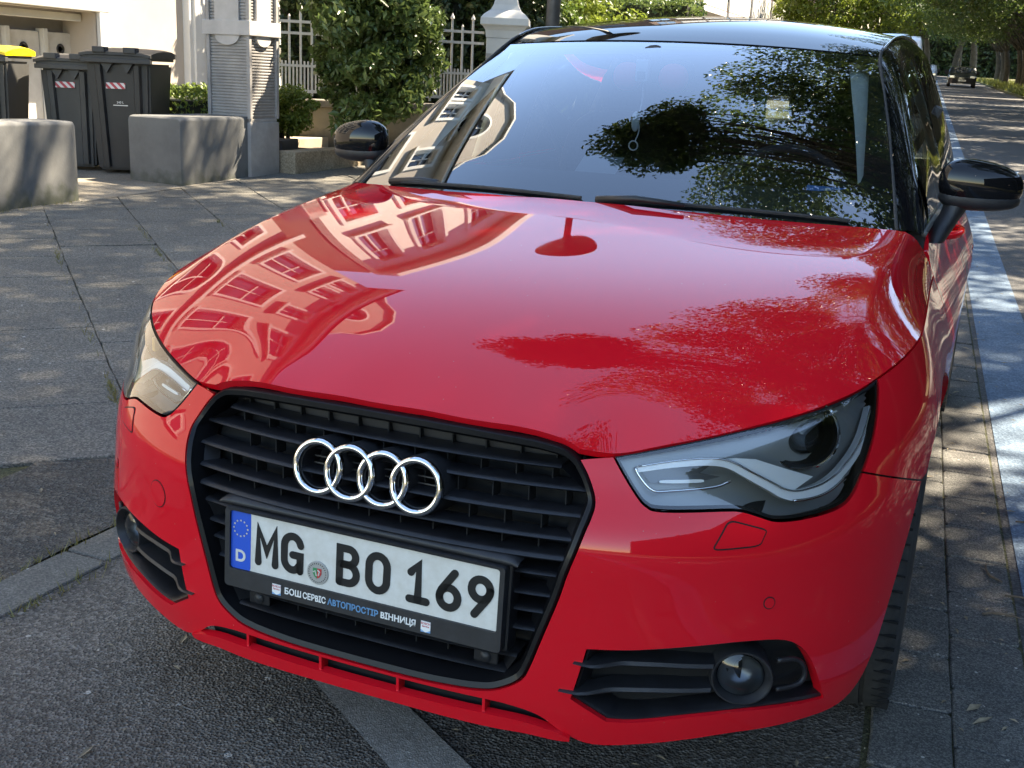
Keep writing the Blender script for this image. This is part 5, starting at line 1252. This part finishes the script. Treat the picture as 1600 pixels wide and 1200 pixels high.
# raised bed: front kerb, earth, path, retaining wall
KB2 = stone('sandy_concrete', (.28, .235, .165), (.46, .40, .31), (1.1, 1.05, 1), 90, .5, .006, 4, (.6, .55, .48), .9)
solid('bed_kerb', MB().box((-5.62, 7.86, 0), (-5.40, 12.5, .47), .015), KB2, 'sandy concrete kerb of the raised bed right of the pier', 'kerb')
bed = sheet('garden_bed', np.array([-7.6, -7, -6.4, -6, -5.6]), np.arange(7.8, 13, .4), lambda x, y: .44 + .02 * np.sin(5 * x + 3 * y), SOIL)
solid('path_slab', MB().box((-6.9, 8.3, .40), (-5.95, 13, .54), .01), mat('path_sand', (.42, .36, .27), .9, noise=(6, .25), bump=(60, .3, .005)), 'sandy raised path slab behind the earth bed', 'slab')
solid('stone_block', MB().box((-5.92, 8.0, .44), (-5.70, 8.42, .56), .015, Matrix.Rotation(.2, 3, 'Z')), mat('dark_block', (.10, .09, .08), .85, noise=(6, .3)), 'dark stone block lying in the earth bed next to the pier', 'block')
# railings on their dwarf wall, running back from the pier to the white gate post
FA, FB = Vector((-6.35, 9.0, 0)), Vector((-4.62, 10.55, 0)); FL = (FB - FA).length; fd = (FB - FA).normalized(); frz = math.atan2(fd.y, fd.x)
RWM = stained('dwarf_wall_render', (.34, .30, .22), (.12, .10, .07), .55, .1)
dw = thing('dwarf_wall', 'ochre stained dwarf wall under the white railings', 'wall', (FA.x, FA.y, 0), frz)
MB().box((-.3, -.02, .3), (FL + .2, .25, .86), .01).build('wall_body', RWM, dw); MB().box((-.34, -.06, .86), (FL + .2, .29, .94), .012).build('coping', mat('coping_stone', (.30, .27, .22), .85, noise=(5, .3)), dw)
fence = thing('railings', 'white iron railings with spear points behind the laurel bush', 'fence', (FA.x, FA.y, .97), frz)
FW = mat('white_iron', (.66, .64, .60), .5, noise=(12, .2))
for z, r_ in ((.05, .016), (.32, .013), (.66, .014), (.78, .014)): MB().box((-.3, .09, z - r_), (FL, .12, z + r_)).build('rail', FW, fence)
k = 0; x = -.25
while x < FL - .05:
    tall = k % 2 == 0; h = .90 if tall else .83
    pick = MB().box((x - .011, .094, .0), (x + .011, .116, h)); pick.lathe([(0, h + .075), (.022, h + .03), (.024, h + .015), (.010, h)] if tall else [(0, h + .03), (.014, h + .005), (.011, h)], 8, 'Z', (x, .105, 0)); pick.build('picket', FW, fence)
    for dx in (.041, .081):
        MB().box((x + dx - .008, .097, .05), (x + dx + .008, .113, .37)).build('short_picket', FW, fence)
    x += .122; k += 1
post = thing('gate_post', 'white stone gate post with moulded cap beside the railings', 'gate post', (-4.40, 10.58, .07), R(20))
MB().box((-.20, -.20, .2), (.20, .20, 1.62), .01).build('post_shaft', WHT, post)
for yy in (-.205,): 
    for xx in (-.165, .165): MB().box((xx - .03, yy - .004, 1.35), (xx + .03, yy + .02, 1.45)).build('post_inlay', mat('inlay_grey', (.33, .31, .29), .8), post)
pr = [(.0, 2.35), (.115, 2.35), (.12, 2.05), (.135, 1.98), (.165, 1.92), (.225, 1.875), (.24, 1.86), (.265, 1.83), (.27, 1.76), (.24, 1.735), (.215, 1.70), (.205, 1.62)]
capm = MB(); V = []; F = []
for r_, h in pr[1:]: V += [(sx * r_, sy * r_, h) for sx, sy in ((-1, -1), (1, -1), (1, 1), (-1, 1))]
for j in range(len(pr) - 2): F += [(j * 4 + i, j * 4 + (i + 1) % 4, (j + 1) * 4 + (i + 1) % 4, (j + 1) * 4 + i) for i in range(4)]
capm.add(V, F + [(0, 1, 2, 3)]).build('post_cap', WHT, post)
# planting behind the railings
def leafwall(name, label, A, B, z0, z1, n, leaf, m, seed, thick=.35, cat='hedge'):
    r = np.random.default_rng(seed); A = np.array(A); B = np.array(B); t = thing(name, label, cat, (*A, z0))
    u = r.random(n); P = np.stack([(B[0] - A[0]) * u, (B[1] - A[1]) * u, r.uniform(0, z1 - z0, n)], -1); d = np.array([B[1] - A[1], A[0] - B[0]]); d = d / np.linalg.norm(d)
    off = r.uniform(0, thick, n) + .16 * np.sin(P[:, 2] * 3 + u * 30) + .12 * np.sin(u * 60 + P[:, 2] * 7)
    P[:, :2] += d * off[:, None]; P[:, 2] += .15 * np.sin(u * 25) * P[:, 2] / (z1 - z0)
    link(bpy.data.objects.new('foliage', leaf_mesh('foliage', P, leaf, m, .3, np.array([d[0], d[1], .2]) * .6, seed=seed)), t)
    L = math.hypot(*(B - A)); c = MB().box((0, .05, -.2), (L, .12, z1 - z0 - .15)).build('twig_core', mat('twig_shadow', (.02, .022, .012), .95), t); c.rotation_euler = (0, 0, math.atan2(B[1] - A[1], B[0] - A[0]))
    return t
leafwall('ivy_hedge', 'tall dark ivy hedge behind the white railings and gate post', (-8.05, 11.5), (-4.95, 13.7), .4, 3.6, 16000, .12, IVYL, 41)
shrub('yellow_bush', 'bright yellow-green sunlit bush right of the dark lamp post', -5.55, 16.4, .9, (1.0, .9, 1.0), 9000, 60, .3, .10, LEAFY, 51, 'bush')
shrub('yellow_bush', 'bright green bush directly left of the dark lamp post', -5.6, 14.6, .8, (.7, .6, .95), 6000, 50, .28, .10, leafmat('mid_leaf', (.06, .11, .02), (.13, .18, .035), .4), 52, 'bush')
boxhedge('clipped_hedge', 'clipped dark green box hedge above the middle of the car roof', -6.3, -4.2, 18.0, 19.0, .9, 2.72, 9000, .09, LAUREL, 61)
solid('garden_wall', MB().box((-7.6, 17.2, .4), (-3.6, 17.3, 2.15), .01).box((-7.6, 17.18, 2.15), (-3.6, 17.32, 2.24), .01), mat('white_panel', (.42, .42, .40), .7, noise=(2, .15)), 'white panelled garden wall left of the clipped hedge', 'wall')
leafwall('grass_bank', 'sunlit bright green bank of ground cover below the white garden wall', (-6.2, 16.4), (-2.6, 17.0), .5, 2.1, 6000, .10, LEAFY, 63, .5, 'ground cover')
# far houses along the left of the street
def block(name, label, x0, x1, y0, y1, h, wallm, floors, bays, balc=True, zb=0.):
    t = thing(name, label, 'building', ((x0 + x1) / 2, (y0 + y1) / 2, zb)); lx, ly = (x1 - x0) / 2, (y1 - y0) / 2
    MB().box((-lx, -ly, -.5), (lx, ly, h)).build('wall', wallm, t); fh = h / floors
    MB().box((-lx - .2, -ly - .2, h), (lx + .2, ly + .2, h + .25)).build('roof', mat('flat_roof', (.12, .11, .11), .8), t)
    for f in range(floors):
        for b in range(bays):
            y = -ly + (b + .5) * 2 * ly / bays; wv = ly / bays * .62
            p = MB().box((lx - .02, y - wv, f * fh + .7), (lx + .012, y + wv, f * fh + fh - .45)).build('window', PANE, t)
            MB().box((lx - .01, y - wv - .06, f * fh + fh - .47), (lx + .05, y + wv + .06, f * fh + fh - .39)).build('window_head', WHT, t); MB().box((lx - .01, y - .03, f * fh + .7), (lx + .03, y + .03, f * fh + fh - .45)).build('mullion', WHT, p)
            if balc and f:
                bo = MB().box((lx, y - wv * 1.45, f * fh + .15), (lx + 1.0, y + wv * 1.45, f * fh + .3)).build('balcony', WHT, t)
                for q in range(3): ya = y - wv * 1.45 + q * wv * .97; MB().box((lx + .95, ya + .02, f * fh + .32), (lx + 1.0, ya + wv * .95, f * fh + 1.15)).build('balcony_panel', WHT, bo)
        wv = lx * .22
        for b in (-.5, .5):
            y0_ = -ly
            MB().box((b * lx - wv, y0_ - .012, f * fh + .8), (b * lx + wv, y0_ + .02, f * fh + fh - .5)).build('window', PANE, t)
            MB().box((b * lx - wv - .06, y0_ - .05, f * fh + .7), (b * lx + wv + .06, y0_ + .01, f * fh + .8)).build('sill', WHT, t)
    return t
block('apartment_block', 'brown apartment block with white balconies seen above the car roof', -15, -8.2, 27, 44, 10.5, mat('brown_brick_wall', (.20, .12, .085), .85, noise=(2, .3)), 4, 5, True, .6)
block('pink_house', 'pale pink house glimpsed between the trees at the end of the street', -13, -6.6, 50, 62, 9, mat('pink_render', (.46, .34, .28), .85, noise=(1, .12)), 3, 4, False, 1.2)
block('far_house', 'cream house farthest along the left of the street', -15, -8.5, 72, 90, 9, mat('far_cream', (.62, .56, .46), .85, noise=(1, .12)), 3, 5, False, 1.7)
put_tree('garden_tree', YEL, -4.7, 41, .3, 1.15, 'sunlit yellow-green tree left of the car roof corner in front of the pink house', 'garden trees on the left', 1.0)
put_tree('garden_tree', YEL, -8.4, 23.5, 1.3, 1.15, 'green garden tree beside the brown apartment block', 'garden trees on the left', .6)
AVL = tree_proto(33, (3.0, 3.2, 2.6), 5.2, 16000, 70, .9, .19, LEAF, .18)
for i, (x, y, sc, lab) in enumerate(((-6.6, 52, 1.0, 'dark street tree on the left in front of the pink house'), (-8.3, 66, 1.2, 'dark street tree on the left beyond the pink house'), (-9.6, 95, 1.4, 'dark street tree on the left near the end of the street'), (-9.5, 125, 1.8, 'large tree closing the end of the street on the left'), (-4.5, 140, 1.9, 'large tree closing the end of the street in the middle'))):
    put_tree('street_tree', AVL, x, y, i * 1.1, sc, lab, 'trees on the left of the street')
# brown hedge / fence line behind the far trunks
solid('board_fence', MB().box((0, 0, 0), (.1, 160, 2.6)), mat('dark_boards', (.05, .042, .033), .9, noise=(4, .5)), 'long dark board fence behind the street trees on the right', 'fence').location = (st(11.5, -25), -25, 0.)
bpy.data.objects['board_fence'].rotation_euler = (0, 0, SK)
leafwall('verge_hedge', 'tall dark hedge along the fence behind the street trees on the right', (st(11, -25), -25), (st(11, 130), 130), .2, 7.5, 30000, .42, IVYL, 71, 1.4)  # lengthened out of view and raised to block bright low sky from reflections
t_ = leafwall('far_wood', 'dark wood closing the view at the far end of the street', (-60, 165), (45, 175), 2.5, 17, 24000, .75, IVYL, 77, 4, 'wood'); t_['kind'] = 'stuff'
# street lamp, flat round head on top of the post
LX, LY = -4.0, 11.0; lz = float(gz(LX, LY))
lamp = thing('street_lamp', 'dark street lamp post with a flat round head, right of the white gate post', 'street lamp', (LX, LY, lz))
MET = mat('lamp_metal', (.11, .11, .11), .5, .4, noise=(6, .3))
MB().tube([(0, 0, -.2), (0, 0, 2), (0, 0, 5.95)], [.085, .078, .055], 14).build('pole', MET, lamp, smooth=True)
MB().lathe([(.055, 5.85), (.09, 5.88), (.095, 5.93), (.06, 5.97), (.05, 6.02), (.14, 6.05), (.15, 6.08)], 24).build('neck', MET, lamp, smooth=True)
MB().lathe([(0, 6.19), (.2, 6.18), (.42, 6.13), (.475, 6.10), (.47, 6.08), (.2, 6.06), (0, 6.06)], 40).build('lamp_head', MET, lamp, smooth=True)
# sign post on the far verge
sx_, sy_ = st(5.9, 70), 70.; sg = thing('sign_post', 'pale round sign on a leaning grey post on the far verge', 'sign', (sx_, sy_, float(gz(sx_, sy_)) + .1)); sg.rotation_euler = (0, R(4), 0)
MB().tube([(0, 0, -.2), (0, 0, 2.7)], .06, 8).build('post', mat('galvanised', (.45, .45, .44), .5, .3), sg); MB().lathe([(0, -.03), (.34, -.02), (.34, .02), (0, .03)], 24, 'Y', (0, 0, 2.75)).build('sign_disc', mat('sign_pale', (.6, .6, .62), .5), sg)

# ================================================================ other vehicles
def vehicle(name, label, x, y, rz, prof, W, glass, bodym, wheels, wr, cat, group, lights=True, side=None, wsx=.9):
    """prof: side outline (y back from the nose, z); glass: index of the screen segment; side: (y,z) outline of the side windows"""
    t = thing(name, label, cat, (x, y, float(gz(x, y))), rz, group); zmax = max(p[1] for p in prof); hw = W / 2
    def half(z): return hw * (1 - .16 * max(0, (z - 1.0) / max(.4, zmax - 1.0)) ** 1.3) * (1 - .05 * max(0, (.5 - z) / .5))
    P = dens(prof, .18); P = P[np.r_[True, np.linalg.norm(np.diff(P, axis=0), axis=1) > 1e-5]]; n = len(P); cen = P.mean(0)
    V = []; F = []
    for k, s in ((-1, 1), (-.96, 1), (-.80, 1), (0, 1), (.80, 1), (.96, 1), (1, 1)):
        sc = 1 if abs(k) < .97 else .975
        for p in P:
            q = cen + (p - cen) * sc; V.append((k * half(q[1]), q[0] + (.10 * k * k if q[0] < .5 else 0), q[1]))
    for j in range(6): F += [(j * n + i, j * n + (i + 1) % n, (j + 1) * n + (i + 1) % n, (j + 1) * n + i) for i in range(n)]
    F += [tuple(range(n)), tuple(range(6 * n, 7 * n))[::-1]]
    MB().add(V, F).build('body', bodym, t, angle=38)
    a, b = np.array(prof[glass]), np.array(prof[glass + 1]); nn = np.array([-(b - a)[1], (b - a)[0]]); nn /= np.linalg.norm(nn); nn = nn if nn[1] > 0 else -nn
    a2 = a + (b - a) * .06 + nn * .012; b2 = b - (b - a) * .08 + nn * .012; V = []
    for s in np.linspace(-1, 1, 9):
        for q in (a2, b2): V.append((s * half(q[1]) * wsx, q[0] + .06 * s * s, q[1]))
    mesh_obj('windscreen', V, [(2 * i, 2 * i + 1, 2 * i + 3, 2 * i + 2) for i in range(8)], PANE, t, smooth=True)
    for s in (-1, 1):
        if side: mesh_obj('side_window', [(s * (half(z) + .012), yy, z) for yy, z in side], [tuple(range(len(side)))], PANE, t)
        for wy in wheels: 
            wv = MB().lathe([(.0, -.09), (wr * .6, -.1), (wr * .95, -.1), (wr, -.07), (wr, .07), (wr * .95, .1), (wr * .6, .1), (0, .09)], 28, 'X', (s * (hw - .1), wy, wr)).build('wheel', RUBBER, t, angle=40)
            MB().lathe([(0, .103 * s), (wr * .55, .108 * s), (wr * .62, .1 * s)], 20, 'X', (s * (hw - .1), wy, wr)).build('hub', SILVER, t)
        mb = MB().box((s * hw * 1.0 - .02, a[0] + .22, a[1] - .05), (s * (hw + .20) , a[0] + .34, a[1] + .18), .03); mb.build('door_mirror', PLAST, t)
        if lights: MB().box((s * hw * .72 - .17, .03, .62), (s * hw * .72 + .17, .16, .80), .03).build('headlight', mat('far_lamp', (.6, .62, .65), .1, .4, 1), t)
    MB().box((-hw * .7, -.012, .30), (hw * .7, .05, .52), .01).build('grille', PLAST, t)
    MB().box((-.26, -.02, .40), (.26, .0, .51)).build('number_plate', WHITE, t)
    return t
VANP = [(.0, .28), (.0, .80), (.12, .98), (.78, 1.12), (1.62, 1.86), (1.95, 1.97), (4.85, 1.97), (4.98, 1.5), (4.98, .3)]
HATP = [(.0, .25), (.0, .68), (.2, .80), (.95, .96), (1.7, 1.40), (2.3, 1.46), (3.5, 1.36), (4.1, .98), (4.2, .3)]
vehicle('parked_van', 'dark van parked nearest behind the red car, only its corner showing', st(-.48, 20.5), 20.5, SK, VANP, 1.95, 3, mat('van_dark', (.05, .055, .06), .3, .2, 1), (.95, 3.95), .33, 'van', 'vans parked along the street', side=[(1.25, 1.25), (1.75, 1.75), (2.4, 1.75), (2.4, 1.2)])
vehicle('parked_van', 'white van parked second behind the red car with black door mirror', st(-.42, 33), 33, SK, [(y_, z_ * 1.12) for y_, z_ in VANP], 1.98, 3, mat('van_white', (.75, .75, .74), .3, coat=1), (.95, 3.95), .33, 'van', 'vans parked along the street', side=[(1.25, 1.35), (1.75, 1.9), (2.4, 1.9), (2.4, 1.3)])
vehicle('moving_car', 'dark saloon car approaching far down the street', st(2.9, 84), 84, SK, HATP, 1.85, 3, mat('car_dark', (.015, .016, .018), .3, coat=1), (.8, 3.35), .31, 'car', 'cars far down the street', side=[(1.3, 1.0), (1.8, 1.33), (3.3, 1.3), (3.5, 1.02)])
vehicle('parked_car', 'small silver-blue car parked far off left of the dark saloon', st(.35, 88), 88, SK, HATP, 1.8, 3, mat('car_paleblue', (.45, .50, .56), .3, .4, 1), (.8, 3.35), .31, 'car', 'cars far down the street', side=[(1.3, 1.0), (1.8, 1.33), (3.3, 1.3), (3.5, 1.02)])

# ================================================================ small growth and litter
def stuff(o, label, cat): o['kind'] = 'stuff'; return tag(o, label, cat)
def blades(name, pts, h, m, seed):
    r = np.random.default_rng(seed); n = len(pts); P = np.array(pts); d = r.normal(size=(n, 3)) * [.5, .5, 0] + [0, 0, 1]; d /= np.linalg.norm(d, axis=1)[:, None]
    s = r.normal(size=(n, 3)) * [1, 1, 0]; s /= np.linalg.norm(s, axis=1)[:, None] + 1e-9; L = h * r.uniform(.4, 1.3, n)[:, None]; V = np.empty((n, 3, 3)); V[:, 0] = P - s * L * .06; V[:, 1] = P + s * L * .06; V[:, 2] = P + d * L
    me = bpy.data.meshes.new(name); me.from_pydata(V.reshape(-1, 3).tolist(), [], [(3 * i, 3 * i + 1, 3 * i + 2) for i in range(n)]); me.materials.append(m); return link(bpy.data.objects.new(name, me))
GRS = leafmat('dry_grass', (.13, .13, .035), (.24, .21, .08), .3, 6); GRN = leafmat('grass', (.09, .12, .02), (.20, .21, .05), .35, 3)
r = np.random.default_rng(4); pts = []
def run(x0, y0, x1, y1, n, w, cl=.35):
    c = r.random(max(2, int(n * .03))); 
    for k in range(n):
        u = c[r.integers(len(c))] + r.normal(0, .025) if r.random() > cl else r.random(); u = min(1, max(0, u)); x = x0 + (x1 - x0) * u + r.normal(0, w); y = y0 + (y1 - y0) * u + r.normal(0, w); pts.append((x, y, float(gz(x, y)) - .004))
run(-1.21, -.6, -1.21, 4, 1300, .012); run(-1.045, -.8, -1.045, 3.5, 900, .012)
for d_ in (0, .583, -.583, 1.166): run(-5.0 + d_ * .66, 4.25 + d_ * .75, -1.7 + d_ * .66, 1.33 + d_ * .75, 260, .008, .15)
run(-5.58, 2.2, -5.58, 5.2, 300, .012)
stuff(blades('joint_weeds', pts, .035, GRS, 2), 'tufts of moss and weeds growing in the kerb and slab joints', 'weeds')
pts = []
for k in range(9000):
    y = r.uniform(34, 125); xs = 5.15 + r.exponential(1.2); x = st(xs, y); pts.append((x, y, float(gz(x, y)) + .11))
stuff(blades('verge_grass', pts, .38, GRN, 5), 'rough sunlit grass on the verge under the far street trees', 'grass')
mb = MB()
for k in range(330):
    if k < 190: xs = r.uniform(.86, 1.5); y = r.uniform(.1, 7); x = st(xs, y)
    else: x = r.uniform(-1.6, 1.0); y = r.uniform(-.6, .9)
    L = r.uniform(.004, .014) if r.random() < .85 else r.uniform(.015, .035); a = r.uniform(0, 6.28); z = float(gz(x, y)) + (.012 if k < 190 else .003)
    c, s = math.cos(a), math.sin(a); wv = L * r.uniform(.12, .4)
    mb.add([(x - c * L, y - s * L, z), (x - s * wv, y + c * wv, z + .003), (x + c * L, y + s * L, z + .002), (x + s * wv, y - c * wv, z + .004)], [(0, 1, 2, 3)])
stuff(mb.build('leaf_litter', mat('dry_litter', (.36, .29, .19), .9, noise=(30, .5))), 'dry husks and leaf scraps scattered over asphalt and pavers', 'litter')
TWG = mat('twig_bark', (.16, .12, .085), .9, noise=(40, .4))
for (px, py, a, L, lab) in ((1.03, 1.56, 1.9, .06, 'dark thin twig on the pavers beside the front wheel'), (1.06, 1.30, .2, .045, 'short pale twig on the pavers right of the front wheel'), (1.13, 1.42, -.3, .06, 'splintered pale stick at the edge of the blue lane'), (1.17, 2.0, -.25, .07, 'grey stick lying on the blue lane marking')):
    z = float(gz(px, py)) + .016; pts = [(px + L * t * math.cos(a + .25 * math.sin(5 * t)), py + L * t * math.sin(a + .25 * math.sin(5 * t)), z) for t in (-1, -.4, .2, .7, 1)]
    mb = MB().tube(pts, [.003, .0035, .003, .0025, .001], 6); mb.tube([pts[2], (pts[2][0] + L * .3 * math.cos(a + .9), pts[2][1] + L * .3 * math.sin(a + .9), z + .004)], [.002, .001], 5); tag(mb.build('twig', TWG, None, smooth=True), lab, 'twig')
